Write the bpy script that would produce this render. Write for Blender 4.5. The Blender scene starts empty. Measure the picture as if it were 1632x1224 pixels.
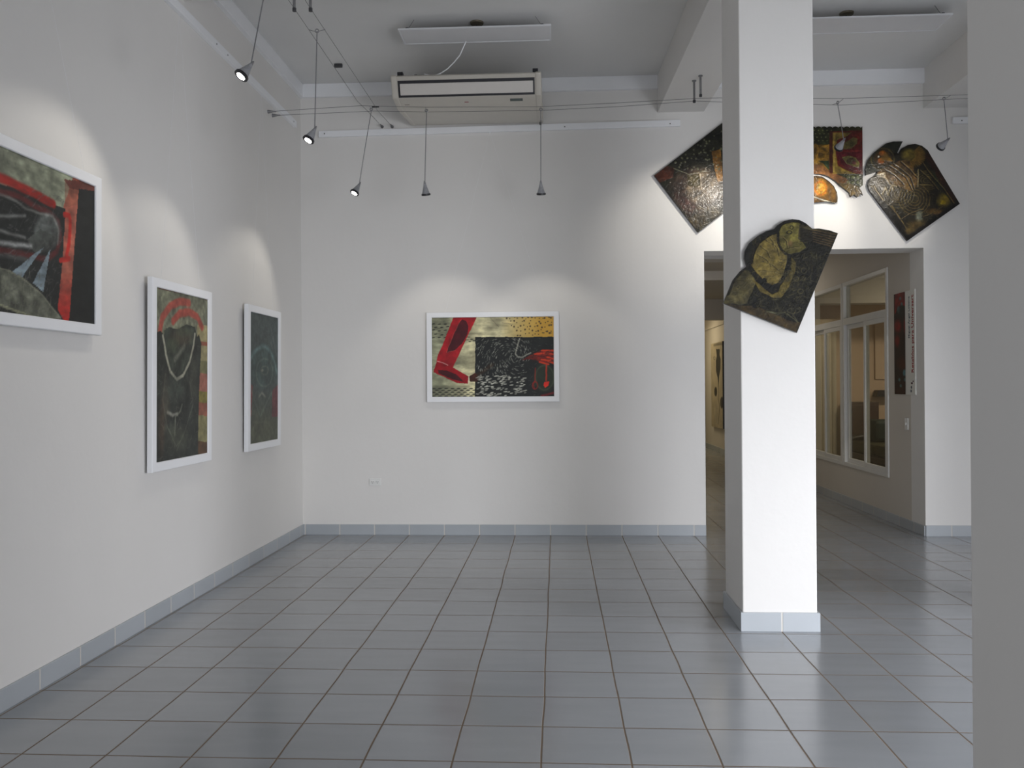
import bpy, bmesh, math, random
import numpy as np
from mathutils import Vector, Matrix

random.seed(5)
rng = np.random.default_rng(11)
scene = bpy.context.scene
COL = scene.collection

# ------------------------------------------------------------------ camera
W, H, FPX = 1632, 1224, 1338.06
YAW, PITCH, ROLL = 0.05304, 0.00244, -0.00672
CAM = Vector((2.0638, -7.8886, 1.4019))
_f = Vector((-math.sin(YAW) * math.cos(PITCH), math.cos(YAW) * math.cos(PITCH), math.sin(PITCH)))
_r0 = Vector((math.cos(YAW), math.sin(YAW), 0))
_u0 = _r0.cross(_f)
CR = _r0 * math.cos(ROLL) + _u0 * math.sin(ROLL)
CU = _u0 * math.cos(ROLL) - _r0 * math.sin(ROLL)
cd = bpy.data.cameras.new('camera')
cd.sensor_width = 36.0
cd.lens = FPX / W * 36.0
cd.clip_start = 0.05
cam = bpy.data.objects.new('camera', cd)
COL.objects.link(cam)
cam.matrix_world = Matrix(((CR.x, CU.x, -_f.x, CAM.x), (CR.y, CU.y, -_f.y, CAM.y), (CR.z, CU.z, -_f.z, CAM.z), (0, 0, 0, 1)))
scene.camera = cam
scene.view_settings.view_transform = 'Standard'
scene.view_settings.look = 'None'
scene.view_settings.gamma = 1
scene.view_settings.use_curve_mapping = False
scene.view_settings.exposure = 0.0

def _ray(px, py): return CR * ((px - W / 2) / FPX) + CU * ((H / 2 - py) / FPX) + _f
def onY(px, py, y):      # measured point of the photo on the plane y
    d = _ray(px, py); return CAM + d * ((y - CAM.y) / d.y)
def onX(px, py, x):
    d = _ray(px, py); return CAM + d * ((x - CAM.x) / d.x)
def onZ(px, py, z):
    d = _ray(px, py); return CAM + d * ((z - CAM.z) / d.z)

# ------------------------------------------------------------------ world and daylight
wd = bpy.data.worlds.new('world'); scene.world = wd; wd.use_nodes = True
wd.node_tree.nodes['Background'].inputs[0].default_value = (0.72, 0.84, 1.0, 1)
wd.node_tree.nodes['Background'].inputs[1].default_value = 0.6

def area(name, loc, rot, sx, sy, power, color, spread=math.pi):
    l = bpy.data.lights.new(name, 'AREA'); l.shape = 'RECTANGLE'; l.size = sx; l.size_y = sy
    l.energy = power; l.color = color; l.spread = spread
    o = bpy.data.objects.new(name, l); o.location = loc; o.rotation_euler = rot; COL.objects.link(o)
    return o
R90 = math.pi / 2
# daylight through the shop window right of the camera
area('daylight_front', (5.1, -8.15, 1.0), (R90-0.38, 0, 0.40), 2.1, 1.9, 122, (0.93, 0.94, 1.0), 2.05)
area('side_fill', (8.30, -4.95, 1.05), (R90-0.45, 0, R90-0.45), 2.0, 2.0, 100, (0.93, 0.94, 1.0), 2.1)  # unseen side source, added to lift the left wall and right strip
area('street_fill', (0.9, -10.9, 1.6), (R90-0.30, 0, 0), 1.9, 2.2, 48, (0.93, 0.94, 1.0))  # unseen source behind the camera, added to light the near wall end
# warm fill from unseen lamps added in the office and corridor
area('office_fill', (8.0, 3.0, 3.02), (0, 0, 0), 1.0, 0.4, 55, (1.0, 0.86, 0.66))
area('corridor_fill', (4.4, 3.4, 3.04), (0, 0, 0), 0.9, 0.3, 7, (1.0, 0.90, 0.76))
area('far_fill', (4.3, 10.2, 2.98), (0, 0, 0), 1.0, 0.3, 20, (1.0, 0.84, 0.55))

# ------------------------------------------------------------------ materials
def s2l(c): return tuple(((v / 255) / 12.92 if v / 255 <= 0.04045 else ((v / 255 + 0.055) / 1.055) ** 2.4) for v in c)
def nt(name):
    m = bpy.data.materials.new(name); m.use_nodes = True
    t = m.node_tree; b = t.nodes['Principled BSDF']; return m, t, b
def mat(name, rgb, rough=0.5, metal=0.0, var=0.06, scale=8.0, bump=0.0, bscale=60.0, spec=0.5, emit=None, estr=0):
    m, t, b = nt(name)
    c = rgb
    tc = t.nodes.new('ShaderNodeTexCoord'); n = t.nodes.new('ShaderNodeTexNoise')
    n.inputs['Scale'].default_value = scale; n.inputs['Detail'].default_value = 4
    t.links.new(tc.outputs['Object'], n.inputs['Vector'])
    r = t.nodes.new('ShaderNodeValToRGB')
    r.color_ramp.elements[0].position = 0.3; r.color_ramp.elements[1].position = 0.7
    r.color_ramp.elements[0].color = (*[v * (1 - var) for v in c], 1)
    r.color_ramp.elements[1].color = (*[min(1, v * (1 + var)) for v in c], 1)
    t.links.new(n.outputs['Fac'], r.inputs['Fac']); t.links.new(r.outputs['Color'], b.inputs['Base Color'])
    b.inputs['Roughness'].default_value = rough; b.inputs['Metallic'].default_value = metal
    b.inputs['Specular IOR Level'].default_value = spec
    if bump:
        n2 = t.nodes.new('ShaderNodeTexNoise'); n2.inputs['Scale'].default_value = bscale; n2.inputs['Detail'].default_value = 3
        t.links.new(tc.outputs['Object'], n2.inputs['Vector'])
        bp = t.nodes.new('ShaderNodeBump'); bp.inputs['Strength'].default_value = bump; bp.inputs['Distance'].default_value = 0.01
        t.links.new(n2.outputs['Fac'], bp.inputs['Height']); t.links.new(bp.outputs['Normal'], b.inputs['Normal'])
    if emit:
        b.inputs['Emission Color'].default_value = (*emit, 1); b.inputs['Emission Strength'].default_value = estr
    return m

M = {}
M['wall'] = mat('white_wall_paint', (0.76, 0.745, 0.72), 0.72, var=0.015, scale=1.3, bump=0.16, bscale=14)
M['ceil'] = mat('ceiling_paint', (0.74, 0.74, 0.73), 0.85, var=0.02, scale=1.2, bump=0.1, bscale=20)
M['cream'] = mat('corridor_cream_paint', (0.62, 0.58, 0.52), 0.7, var=0.02, scale=1.3, bump=0.1, bscale=14)
M['white'] = mat('white_gloss_paint', (0.88, 0.89, 0.91), 0.35, var=0.01)
M['railw'] = mat('white_trunking_plastic', (0.88, 0.89, 0.91), 0.4, var=0.01)
M['alu'] = mat('white_powder_aluminium', (0.72, 0.72, 0.70), 0.35, var=0.02)
M['steel'] = mat('brushed_steel', (0.28, 0.28, 0.29), 0.35, 0.8, var=0.08, scale=40)
M['wire'] = mat('steel_cable', (0.13, 0.13, 0.125), 0.45, 0.3, var=0.1, scale=60)
M['lampgrey'] = mat('grey_lamp_plastic', (0.30, 0.305, 0.32), 0.45, var=0.12, scale=50)
M['black'] = mat('black_plastic', (0.012, 0.012, 0.016), 0.4, var=0.1)
M['lens'] = mat('glowing_lamp_lens', (1, 1, 1), 0.3, emit=(1.0, 0.97, 0.88), estr=30)
M['lensoff'] = mat('dull_lamp_lens', (0.25, 0.25, 0.26), 0.2)
M['acw'] = mat('ivory_appliance_plastic', (0.56, 0.53, 0.47), 0.38, var=0.02)
M['acflap'] = mat('ivory_flap_plastic', (0.62, 0.59, 0.55), 0.4, var=0.02)
M['acdisp'] = mat('dark_display', (0.03, 0.055, 0.05), 0.15, var=0.03)
M['redink'] = mat('red_ink', s2l((150, 30, 35)), 0.5, var=0.05)
M['greyink'] = mat('slate_ink', s2l((95, 105, 115)), 0.5, var=0.05)
M['darkink'] = mat('dark_red_ink', s2l((70, 20, 40)), 0.5, var=0.05)
M['paper'] = mat('white_poster_vinyl', (0.72, 0.72, 0.68), 0.4, var=0.02)
M['paneledge'] = mat('blackened_plate_edge', (0.012, 0.010, 0.008), 0.4, var=0.3)
M['diffuser'] = mat('frosted_diffuser_panel', (0.70, 0.70, 0.71), 0.5, var=0.01)
M['panelframe'] = mat('pale_panel_frame', (0.76, 0.77, 0.79), 0.4, var=0.01)
M['dark'] = mat('dark_grey_fitting', (0.045, 0.045, 0.05), 0.5)
M['hook'] = mat('tarnished_hook_metal', (0.16, 0.14, 0.10), 0.5, 0.4)
M['plate'] = mat('socket_plastic', (0.78, 0.78, 0.76), 0.35, var=0.01)
M['slot'] = mat('socket_slot_dark', (0.03, 0.03, 0.03), 0.5)
M['sofa'] = mat('dark_brown_leather', (0.016, 0.010, 0.007), 0.35, var=0.2, bump=0.2)
M['olive'] = mat('olive_cushion_fabric', (0.045, 0.042, 0.014), 0.8, var=0.2, scale=20)
M['deepgreen'] = mat('deep_green_fabric', (0.012, 0.028, 0.022), 0.7, var=0.2, scale=20)
M['woodbox'] = mat('dark_reddish_wood', (0.06, 0.030, 0.02), 0.5, var=0.3, scale=12)
M['greendoor'] = mat('grey_green_door_paint', (0.13, 0.15, 0.09), 0.5, var=0.05)
M['peach'] = mat('peach_wall_paint', (0.62, 0.46, 0.33), 0.7, var=0.03)

def grid_mat(name, axis, base, joint, rough, width, period, offx, offy, var=0.10, spec=0.5):
    """tiles laid on a square grid; axis 'xy' for floors, 'x' or 'y' for skirting pieces"""
    m, t, b = nt(name); N = t.nodes; L = t.links
    def math_(op, a, bb=None, c=None):
        n = N.new('ShaderNodeMath'); n.operation = op
        for i, v in enumerate((a, bb, c)):
            if v is None: continue
            if isinstance(v, (int, float)): n.inputs[i].default_value = v
            else: L.new(v, n.inputs[i])
        return n.outputs[0]
    tc = N.new('ShaderNodeTexCoord')
    wob = N.new('ShaderNodeTexNoise'); wob.inputs['Scale'].default_value = 2.3; wob.inputs['Detail'].default_value = 1
    L.new(tc.outputs['Object'], wob.inputs['Vector'])
    wsep = N.new('ShaderNodeSeparateColor'); L.new(wob.outputs['Color'], wsep.inputs[0])
    sp = N.new('ShaderNodeSeparateXYZ'); L.new(tc.outputs['Object'], sp.inputs[0])
    amp = 0.012 if axis == 'xy' else 0.0
    X = math_('ADD', sp.outputs[0], math_('MULTIPLY_ADD', wsep.outputs[0], amp, -amp / 2))
    Y = math_('ADD', sp.outputs[1], math_('MULTIPLY_ADD', wsep.outputs[1], amp, -amp / 2))
    X = math_('DIVIDE', math_('SUBTRACT', X, offx), period); Y = math_('DIVIDE', math_('SUBTRACT', Y, offy), period)
    def edge(v):
        fr = math_('FRACT', v); d = math_('MINIMUM', fr, math_('SUBTRACT', 1.0, fr)); return d
    if axis == 'xy': d = math_('MINIMUM', edge(X), edge(Y))
    else: d = edge(X if axis == 'x' else Y)
    mr = N.new('ShaderNodeMapRange'); mr.inputs['From Min'].default_value = width / period * 0.55; mr.inputs['From Max'].default_value = width / period * 1.1
    L.new(d, mr.inputs['Value'])
    cell = N.new('ShaderNodeCombineXYZ')
    L.new(math_('FLOOR', X), cell.inputs[0]); L.new(math_('FLOOR', Y), cell.inputs[1])
    wn = N.new('ShaderNodeTexWhiteNoise'); wn.noise_dimensions = '3D'; L.new(cell.outputs[0], wn.inputs['Vector'])
    n2 = N.new('ShaderNodeTexNoise'); n2.inputs['Scale'].default_value = 3.2; n2.inputs['Detail'].default_value = 5
    mp = N.new('ShaderNodeMapping'); mp.inputs['Scale'].default_value = (0.7, 3.0, 1) if axis == 'xy' else (1, 1, 1)
    L.new(tc.outputs['Object'], mp.inputs['Vector']); L.new(mp.outputs[0], n2.inputs['Vector'])
    val = math_('ADD', math_('MULTIPLY_ADD', wn.outputs['Value'], var, 1 - var / 2), math_('MULTIPLY_ADD', n2.outputs['Fac'], 0.16, -0.08))
    vm = N.new('ShaderNodeVectorMath'); vm.operation = 'SCALE'; vm.inputs[0].default_value = base
    L.new(val, vm.inputs['Scale'])
    mx = N.new('ShaderNodeMix'); mx.data_type = 'RGBA'
    L.new(mr.outputs['Result'], mx.inputs['Factor']); mx.inputs['A'].default_value = (*joint, 1); L.new(vm.outputs[0], mx.inputs['B'])
    L.new(mx.outputs['Result'], b.inputs['Base Color'])
    rr = N.new('ShaderNodeMapRange'); rr.inputs['To Min'].default_value = 0.85; rr.inputs['To Max'].default_value = rough
    L.new(mr.outputs['Result'], rr.inputs['Value']); 
    rn = math_('ADD', rr.outputs['Result'], math_('MULTIPLY_ADD', n2.outputs['Fac'], 0.12, -0.06))
    L.new(rn, b.inputs['Roughness'])
    b.inputs['Specular IOR Level'].default_value = spec
    bp = N.new('ShaderNodeBump'); bp.inputs['Strength'].default_value = 0.5; bp.inputs['Distance'].default_value = 0.003
    L.new(mr.outputs['Result'], bp.inputs['Height']); L.new(bp.outputs['Normal'], b.inputs['Normal'])
    return m
T = 0.333
M['tiles'] = grid_mat('blue_grey_floor_tiles', 'xy', (0.30, 0.318, 0.338), (0.15, 0.105, 0.065), 0.21, 0.0045, T, 0.0, -0.1017, var=0.12, spec=0.85)
M['basex'] = grid_mat('skirting_tiles_x', 'x', (0.42, 0.45, 0.478), (0.62, 0.60, 0.56), 0.35, 0.006, T, 0.0, 0.0, var=0.10)
M['basey'] = grid_mat('skirting_tiles_y', 'y', (0.42, 0.45, 0.478), (0.62, 0.60, 0.56), 0.35, 0.006, T, 0.0, -0.1017, var=0.10)

def glass_mat():
    m, t, b = nt('window_glass'); N = t.nodes; L = t.links
    N.remove(b)
    out = [n for n in N if n.type == 'OUTPUT_MATERIAL'][0]
    tr = N.new('ShaderNodeBsdfTransparent'); tr.inputs[0].default_value = (0.88, 0.89, 0.86, 1)
    gl = N.new('ShaderNodeBsdfGlossy'); gl.inputs['Roughness'].default_value = 0.03
    ge = N.new('ShaderNodeNewGeometry'); dt = N.new('ShaderNodeVectorMath'); dt.operation = 'DOT_PRODUCT'
    L.new(ge.outputs['Normal'], dt.inputs[0]); L.new(ge.outputs['Incoming'], dt.inputs[1])
    ab = N.new('ShaderNodeMath'); ab.operation = 'ABSOLUTE'; L.new(dt.outputs['Value'], ab.inputs[0])
    iv = N.new('ShaderNodeMath'); iv.operation = 'SUBTRACT'; iv.inputs[0].default_value = 1.0; L.new(ab.outputs[0], iv.inputs[1])
    pw = N.new('ShaderNodeMath'); pw.operation = 'POWER'; pw.inputs[1].default_value = 5.0; L.new(iv.outputs[0], pw.inputs[0])
    fr = N.new('ShaderNodeMath'); fr.operation = 'MULTIPLY_ADD'; fr.inputs[1].default_value = 0.96; fr.inputs[2].default_value = 0.04; L.new(pw.outputs[0], fr.inputs[0])
    mx = N.new('ShaderNodeMixShader'); L.new(fr.outputs[0], mx.inputs[0]); L.new(tr.outputs[0], mx.inputs[1]); L.new(gl.outputs[0], mx.inputs[2])
    L.new(mx.outputs[0], out.inputs[0]); return m
M['glass'] = glass_mat()

def paint_mat(name, rough, spec, bump=0.0, bscale=90, coat=0.0):
    m, t, b = nt(name)
    a = t.nodes.new('ShaderNodeVertexColor'); a.layer_name = 'paint'
    t.links.new(a.outputs['Color'], b.inputs['Base Color'])
    b.inputs['Roughness'].default_value = rough; b.inputs['Specular IOR Level'].default_value = spec
    b.inputs['Coat Weight'].default_value = coat; b.inputs['Coat Roughness'].default_value = 0.12
    if bump:
        tc = t.nodes.new('ShaderNodeTexCoord'); n = t.nodes.new('ShaderNodeTexNoise'); n.inputs['Scale'].default_value = bscale; n.inputs['Detail'].default_value = 4
        n.inputs['Distortion'].default_value = 1.5
        t.links.new(tc.outputs['Object'], n.inputs['Vector'])
        bp = t.nodes.new('ShaderNodeBump'); bp.inputs['Strength'].default_value = bump; bp.inputs['Distance'].default_value = 0.006
        t.links.new(n.outputs['Fac'], bp.inputs['Height']); t.links.new(bp.outputs['Normal'], b.inputs['Normal'])
        if coat: t.links.new(bp.outputs['Normal'], b.inputs['Coat Normal'])
    return m
M['print'] = paint_mat('printed_ink_on_paper', 0.45, 0.35)
M['relief'] = paint_mat('varnished_carved_plate', 0.33, 0.35, 0.55, 24, coat=0.12)
M['reliefdull'] = paint_mat('dull_carved_plate', 0.6, 0.25, 1.0, 32)

# ------------------------------------------------------------------ mesh helpers
class MB:
    def __init__(s): s.v = []; s.f = []
    def add(s, vs, fs):
        o = len(s.v); s.v += [tuple(v) for v in vs]; s.f += [tuple(i + o for i in f) for f in fs]; return s
    def box(s, x0, x1, y0, y1, z0, z1):
        return s.add([(x0,y0,z0),(x1,y0,z0),(x1,y1,z0),(x0,y1,z0),(x0,y0,z1),(x1,y0,z1),(x1,y1,z1),(x0,y1,z1)],
                     [(0,3,2,1),(4,5,6,7),(0,1,5,4),(1,2,6,5),(2,3,7,6),(3,0,4,7)])
    def tube(s, pts, r, n=10, r2=None, cap=True):
        pts = [Vector(p) for p in pts]; rings = []; m = len(pts)
        up = None
        for i, p in enumerate(pts):
            d = (pts[min(i+1, m-1)] - pts[max(i-1, 0)]).normalized()
            if up is None:
                up = Vector((0,0,1)) if abs(d.z) < 0.9 else Vector((1,0,0))
            a = d.cross(up).normalized(); b = a.cross(d).normalized(); up = b
            rr = r if r2 is None else r + (r2 - r) * i / (m - 1)
            rings.append([p + (a * math.cos(2*math.pi*k/n) + b * math.sin(2*math.pi*k/n)) * rr for k in range(n)])
        vs = [v for ring in rings for v in ring]; fs = []
        for i in range(m-1):
            for k in range(n):
                fs.append((i*n+k, i*n+(k+1)%n, (i+1)*n+(k+1)%n, (i+1)*n+k))
        if cap: fs += [tuple(range(n))[::-1], tuple((m-1)*n+k for k in range(n))]
        return s.add(vs, fs)
    def lathe(s, prof, org, axis, n=24):
        """prof: (distance along axis, radius)"""
        axis = Vector(axis).normalized(); org = Vector(org)
        up = Vector((0,0,1)) if abs(axis.z) < 0.9 else Vector((1,0,0))
        a = axis.cross(up).normalized(); b = a.cross(axis).normalized()
        vs = []; fs = []
        for (h, r) in prof:
            for k in range(n):
                vs.append(org + axis*h + (a*math.cos(2*math.pi*k/n) + b*math.sin(2*math.pi*k/n))*max(r, 1e-5))
        for i in range(len(prof)-1):
            for k in range(n): fs.append((i*n+k, i*n+(k+1)%n, (i+1)*n+(k+1)%n, (i+1)*n+k))
        fs += [tuple(range(n))[::-1], tuple((len(prof)-1)*n+k for k in range(n))]
        return s.add(vs, fs)
    def prism(s, poly, axis, a0, a1):
        """poly: 2-D outline; axis 'x' -> (y,z), 'y' -> (x,z), 'z' -> (x,y)"""
        def P(p, a): return {'x': (a, p[0], p[1]), 'y': (p[0], a, p[1]), 'z': (p[0], p[1], a)}[axis]
        n = len(poly)
        vs = [P(p, a0) for p in poly] + [P(p, a1) for p in poly]
        fs = [tuple(range(n)), tuple(range(2*n-1, n-1, -1))] + [(i, (i+1)%n, n+(i+1)%n, n+i) for i in range(n)]
        return s.add(vs, fs)

def wloc(o):
    v = Vector((0,0,0))
    while o: v += o.location; o = o.parent
    return v
def obj(name, mb, m, parent=None, bevel=0.0, smooth=False, at=None, seg=2):
    me = bpy.data.meshes.new(name)
    base = Vector(at) if at is not None else (wloc(parent) if parent else Vector((0,0,0)))
    me.from_pydata([tuple(Vector(v) - base) for v in mb.v], [], mb.f)
    bm = bmesh.new(); bm.from_mesh(me); bmesh.ops.recalc_face_normals(bm, faces=bm.faces)
    if bevel:
        es = [e for e in bm.edges if len(e.link_faces) == 2 and e.calc_face_angle(0) > 0.6]
        bmesh.ops.bevel(bm, geom=es, offset=bevel, segments=seg, affect='EDGES', profile=0.5)
    bm.to_mesh(me); bm.free()
    me.materials.append(m)
    if smooth:
        for p in me.polygons: p.use_smooth = True
        try: me.set_sharp_from_angle(angle=0.7)
        except Exception: pass
    o = bpy.data.objects.new(name, me); COL.objects.link(o)
    if parent: o.parent = parent
    elif at is not None: o.location = base
    return o
def tag(o, label, cat, group=None, kind=None):
    o['label'] = label; o['category'] = cat
    if group: o['group'] = group
    if kind: o['kind'] = kind
    return o
def thing(name, label, cat, loc, group=None):
    o = bpy.data.objects.new(name, None); COL.objects.link(o); o.location = loc; o.empty_display_size = 0.05
    return tag(o, label, cat, group)
def struct(name, mb, m, label, cat, bevel=0.0):
    o = obj(name, mb, m, None, bevel); return tag(o, label, cat, None, 'structure')

# ------------------------------------------------------------------ the room
XL, ZC = -0.36, 4.285
DX0, DX1, DZ = 3.441, 5.433, 2.645
XR = 8.4
struct('floor', MB().box(-0.66, 9.9, -11.5, 12.0, -0.15, 0.0), M['tiles'], 'blue-grey square tile floor with brown grout lines', 'floor')
struct('wall_left', MB().box(XL-0.3, XL, -11.3, 0.0, 0, 4.45), M['wall'], 'white plastered wall on the left, behind the three framed prints', 'wall')
wb = MB(); wb.box(XL-0.3, DX0, 0, 0.30, 0, 4.45); wb.box(DX1, XR+0.3, 0, 0.30, 0, 4.45); wb.box(DX0, DX1, 0, 0.30, DZ, 4.45)
struct('wall_back', wb, M['wall'], 'white plastered back wall with the wide opening to the corridor', 'wall')
struct('ceiling', MB().box(XL-0.3, XR+0.3, -11.3, 0.0, ZC, ZC+0.15), M['ceil'], 'pale grey painted ceiling of the exhibition room', 'ceiling')
wr = MB(); wr.box(XR, XR+0.3, -8.5, -6.0, 0, ZC); wr.box(XR, XR+0.3, -3.9, 0.0, 0, ZC); wr.box(XR, XR+0.3, -6.0, -3.9, 2.3, ZC)  # opening left for the added side light
struct('wall_right', wr, M['wall'], 'white wall at the far right of the room', 'wall')
# front wall with the shop window; its left end is the pillar that closes the view on the right
SX = onY(1543, 612, -6.32).x
wf = MB(); wf.box(SX, 3.00, -6.62, -6.32, 0, ZC); wf.box(2.86, 3.00, -11.0, -6.62, 0, ZC)  # second box is an unseen wall added to block window light
struct('wall_front', wf, M['wall'], 'plain grey-looking wall end close to the camera on the right', 'wall', 0.008)
ws = MB(); ws.box(3.00, 3.95, -8.5, -8.2, 0, ZC); ws.box(6.15, XR+0.3, -8.5, -8.2, 0, ZC); ws.box(3.85, 6.15, -8.5, -8.2, 2.55, ZC)
struct('wall_facade', ws, M['wall'], 'white facade wall with the shop window, right of the camera', 'wall')
wv = MB(); wv.box(XL-0.3, -0.1, -11.3, -11.0, 0, ZC); wv.box(1.9, 3.00, -11.3, -11.0, 0, ZC); wv.box(-0.1, 1.9, -11.3, -11.0, 2.7, ZC)
struct('wall_street', wv, M['wall'], 'white wall behind the camera with the added street door', 'wall')

# column
CX0, CX1, CY0, CY1 = 3.113, 3.530, -3.045, -2.56
struct('column', MB().box(CX0, CX1, CY0, CY1, 0, ZC), M['wall'], 'square white column standing free in the room', 'column', 0.006)
struct('column', MB().box(5.44, 5.86, CY0, CY1, 0, ZC), M['wall'], 'second square white column hidden behind the near wall end', 'column', 0.006)
# ceiling beams
BZ = 3.943
bm1 = MB()
bm1.add([(3.02,0,BZ),(3.45,0,BZ),(3.53,-3.0,BZ),(3.105,-3.0,BZ),(3.02,0,ZC),(3.45,0,ZC),(3.53,-3.0,ZC),(3.105,-3.0,ZC)],
        [(0,3,2,1),(4,5,6,7),(0,1,5,4),(1,2,6,5),(2,3,7,6),(3,0,4,7)])
struct('trim_1', bm1, M['wall'], 'white ceiling beam running from the back wall to the free column', 'beam', 0.004)
bm1b = MB().box(3.113, 3.53, -6.32, -3.04, BZ, ZC)
struct('trim_2', bm1b, M['wall'], 'white ceiling beam running from the column towards the camera', 'beam')
struct('trim_3', MB().box(XL, 3.10, -3.05, -2.50, BZ, ZC), M['wall'], 'white cross beam from the left wall to the column, cut by the top edge', 'beam')
struct('trim_4', MB().box(5.44, 5.86, -6.32, 0, 3.925, ZC), M['wall'], 'white ceiling beam at the right edge beside the wall end', 'beam')
struct('trim_5', MB().box(3.53, 5.44, -3.05, -2.50, BZ, ZC), M['wall'], 'white cross beam right of the column', 'beam')
# cornice strips
def cornice(name, mb, lab): struct(name, mb, M['white'], lab, 'cornice')
CZ0, CZ1 = 4.160, 4.284
cornice('trim_6', MB().box(XL, 3.02, -0.035, 0, CZ0, CZ1), 'white cornice strip along the back wall behind the air conditioner')
cornice('trim_7', MB().box(XL, XL+0.035, -2.50, -0.035, CZ0, CZ1), 'white cornice strip along the top of the left wall')
cornice('trim_8', MB().box(3.45, 5.44, -0.035, 0, CZ0-0.01, CZ1), 'white cornice strip on the back wall right of the column')
# skirting
BH = 0.099
def skirt(name, mb, ax, lab): struct(name, mb, M['base'+ax], lab, 'baseboard', 0.002)
skirt('baseboard_back', MB().box(XL, DX0, -0.012, 0, 0, BH), 'x', 'blue-grey tile skirting along the back wall')
skirt('baseboard_left', MB().box(XL, XL+0.012, -11.0, -0.012, 0, BH), 'y', 'blue-grey tile skirting along the left wall')
skirt('baseboard_right', MB().box(DX1, XR, -0.012, 0, 0, BH), 'x', 'blue-grey tile skirting on the back wall right of the opening')
cb = MB(); e = 0.013
cb.box(CX0-e, CX1+e, CY0-e, CY0, 0, 0.107); cb.box(CX0-e, CX1+e, CY1, CY1+e, 0, 0.107); cb.box(CX0-e, CX0, CY0, CY1, 0, 0.107); cb.box(CX1, CX1+e, CY0, CY1, 0, 0.107)
skirt('baseboard_column', cb, 'x', 'pale blue tile skirting around the free column')
skirt('baseboard_corridor', MB().box(DX1-0.012, DX1, 0.0, 8.95, 0, 0.095), 'y', 'grey tile skirting of the corridor wall below the windows')

# ------------------------------------------------------------------ corridor and office beyond the opening
CW0, CW1 = DX1, DX1+0.15
WY0, WY1, WZ0, WZ1 = 0.83, 3.52, 0.445, 2.585
wc = MB()
wc.box(CW0, CW1, 0.30, WY0, 0, 3.1); wc.box(CW0, CW1, WY1, 8.98, 0, 3.1)
wc.box(CW0, CW1, WY0, WY1, 0, WZ0); wc.box(CW0, CW1, WY0, WY1, WZ1, 3.1)
struct('wall_corridor', wc, M['cream'], 'cream corridor wall carrying the white sliding windows', 'wall')
struct('wall_corridor_far', MB().box(CW0, CW1, 8.98, 11.4, 0, 3.1), M['cream'], 'warm lit wall at the corridor end with the tall black flower canvas', 'wall')
struct('wall_corridor_left', MB().box(2.9, 3.2, 0.30, 11.4, 0, 3.1), M['cream'], 'cream left wall of the corridor', 'wall')
struct('wall_corridor_end', MB().box(2.9, CW1, 11.4, 11.7, 0, 3.1), M['cream'], 'end wall of the corridor', 'wall')
struct('ceiling_corridor', MB().box(2.9, 9.9, 0.30, 11.7, 3.1, 3.25), M['cream'], 'brownish corridor ceiling', 'ceiling')
struct('trim_9', MB().box(3.2, CW0, 4.8, 6.85, 2.965, 3.1), M['cream'], 'wide flat beam under the corridor ceiling', 'beam')
struct('trim_10', MB().box(3.2, CW0, 8.98, 9.15, 2.69, 3.1), M['cream'], 'lintel across the far part of the corridor', 'beam')
struct('trim_11', MB().box(CW0-0.02, CW0, 9.15, 11.4, 2.62, 2.67), M['cream'], 'thin cream moulding above the flower canvas', 'trim')
skirt('baseboard_far', MB().box(CW0-0.015, CW0, 9.0, 11.4, 0, 0.10), 'y', 'pale skirting below the flower canvas')
tag(obj('door_1', MB().box(4.9, 5.40, 11.36, 11.4, 0.0, 2.45), M['greendoor'], None, 0.004), 'grey-green door at the far end of the corridor', 'door', None, 'structure')
# office
struct('wall_office_back', MB().box(CW1, 9.9, 5.6, 5.8, 0, 3.1), M['peach'], 'warm beige office wall seen through the corridor windows', 'wall')
struct('wall_office_side', MB().box(9.7, 9.9, 0.3, 5.6, 0, 3.1), M['cream'], 'cream side wall of the office', 'wall')
struct('trim_12', MB().box(CW1, 9.7, 4.3, 4.6, 2.55, 3.1), M['cream'], 'beam crossing the office ceiling', 'beam')

# windows in the corridor wall
def win_unit(n, y0, y1, lab):
    root = thing('window_%d' % n, lab, 'window', (CW0+0.03, (y0+y1)/2, WZ0)); root['kind'] = 'structure'
    xa, xb = CW0-0.012, CW0+0.07
    fr = MB(); f = 0.045
    zt = 2.085
    fr.box(xa, xb, y0, y0+f, WZ0, WZ1); fr.box(xa, xb, y1-f, y1, WZ0, WZ1)
    fr.box(xa, xb, y0+f, y1-f, WZ0, WZ0+f); fr.box(xa, xb, y0+f, y1-f, WZ1-f, WZ1); fr.box(xa, xb, y0+f, y1-f, zt, zt+f*1.7)
    obj('window_frame', fr, M['alu'], root, 0.003)
    obj('pane', MB().box(CW0+0.02, CW0+0.025, y0+f, y1-f, zt+f*1.7, WZ1-f), M['glass'], root)
    ym = (y0+y1)/2
    for (a, b, x) in ((y0+f, ym+0.02, xa+0.006), (ym-0.02, y1-f, xa+0.034)):
        sm = MB(); g = 0.05
        sm.box(x, x+0.025, a, a+g, WZ0+f, zt); sm.box(x, x+0.025, b-g, b, WZ0+f, zt); sm.box(x, x+0.025, a+g, b-g, WZ0+f, WZ0+f+g); sm.box(x, x+0.025, a+g, b-g, zt-g, zt)
        s = obj('sash', sm, M['alu'], root, 0.003)
        obj('pane', MB().box(x+0.010, x+0.014, a+g, b-g, WZ0+f+g, zt-g), M['glass'], s)
    return root
win_unit(1, WY0, 2.165, 'white aluminium sliding window with transom, nearest to the corridor opening')
win_unit(2, 2.185, WY1, 'white aluminium sliding window with transom, half hidden behind the column')

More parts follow.
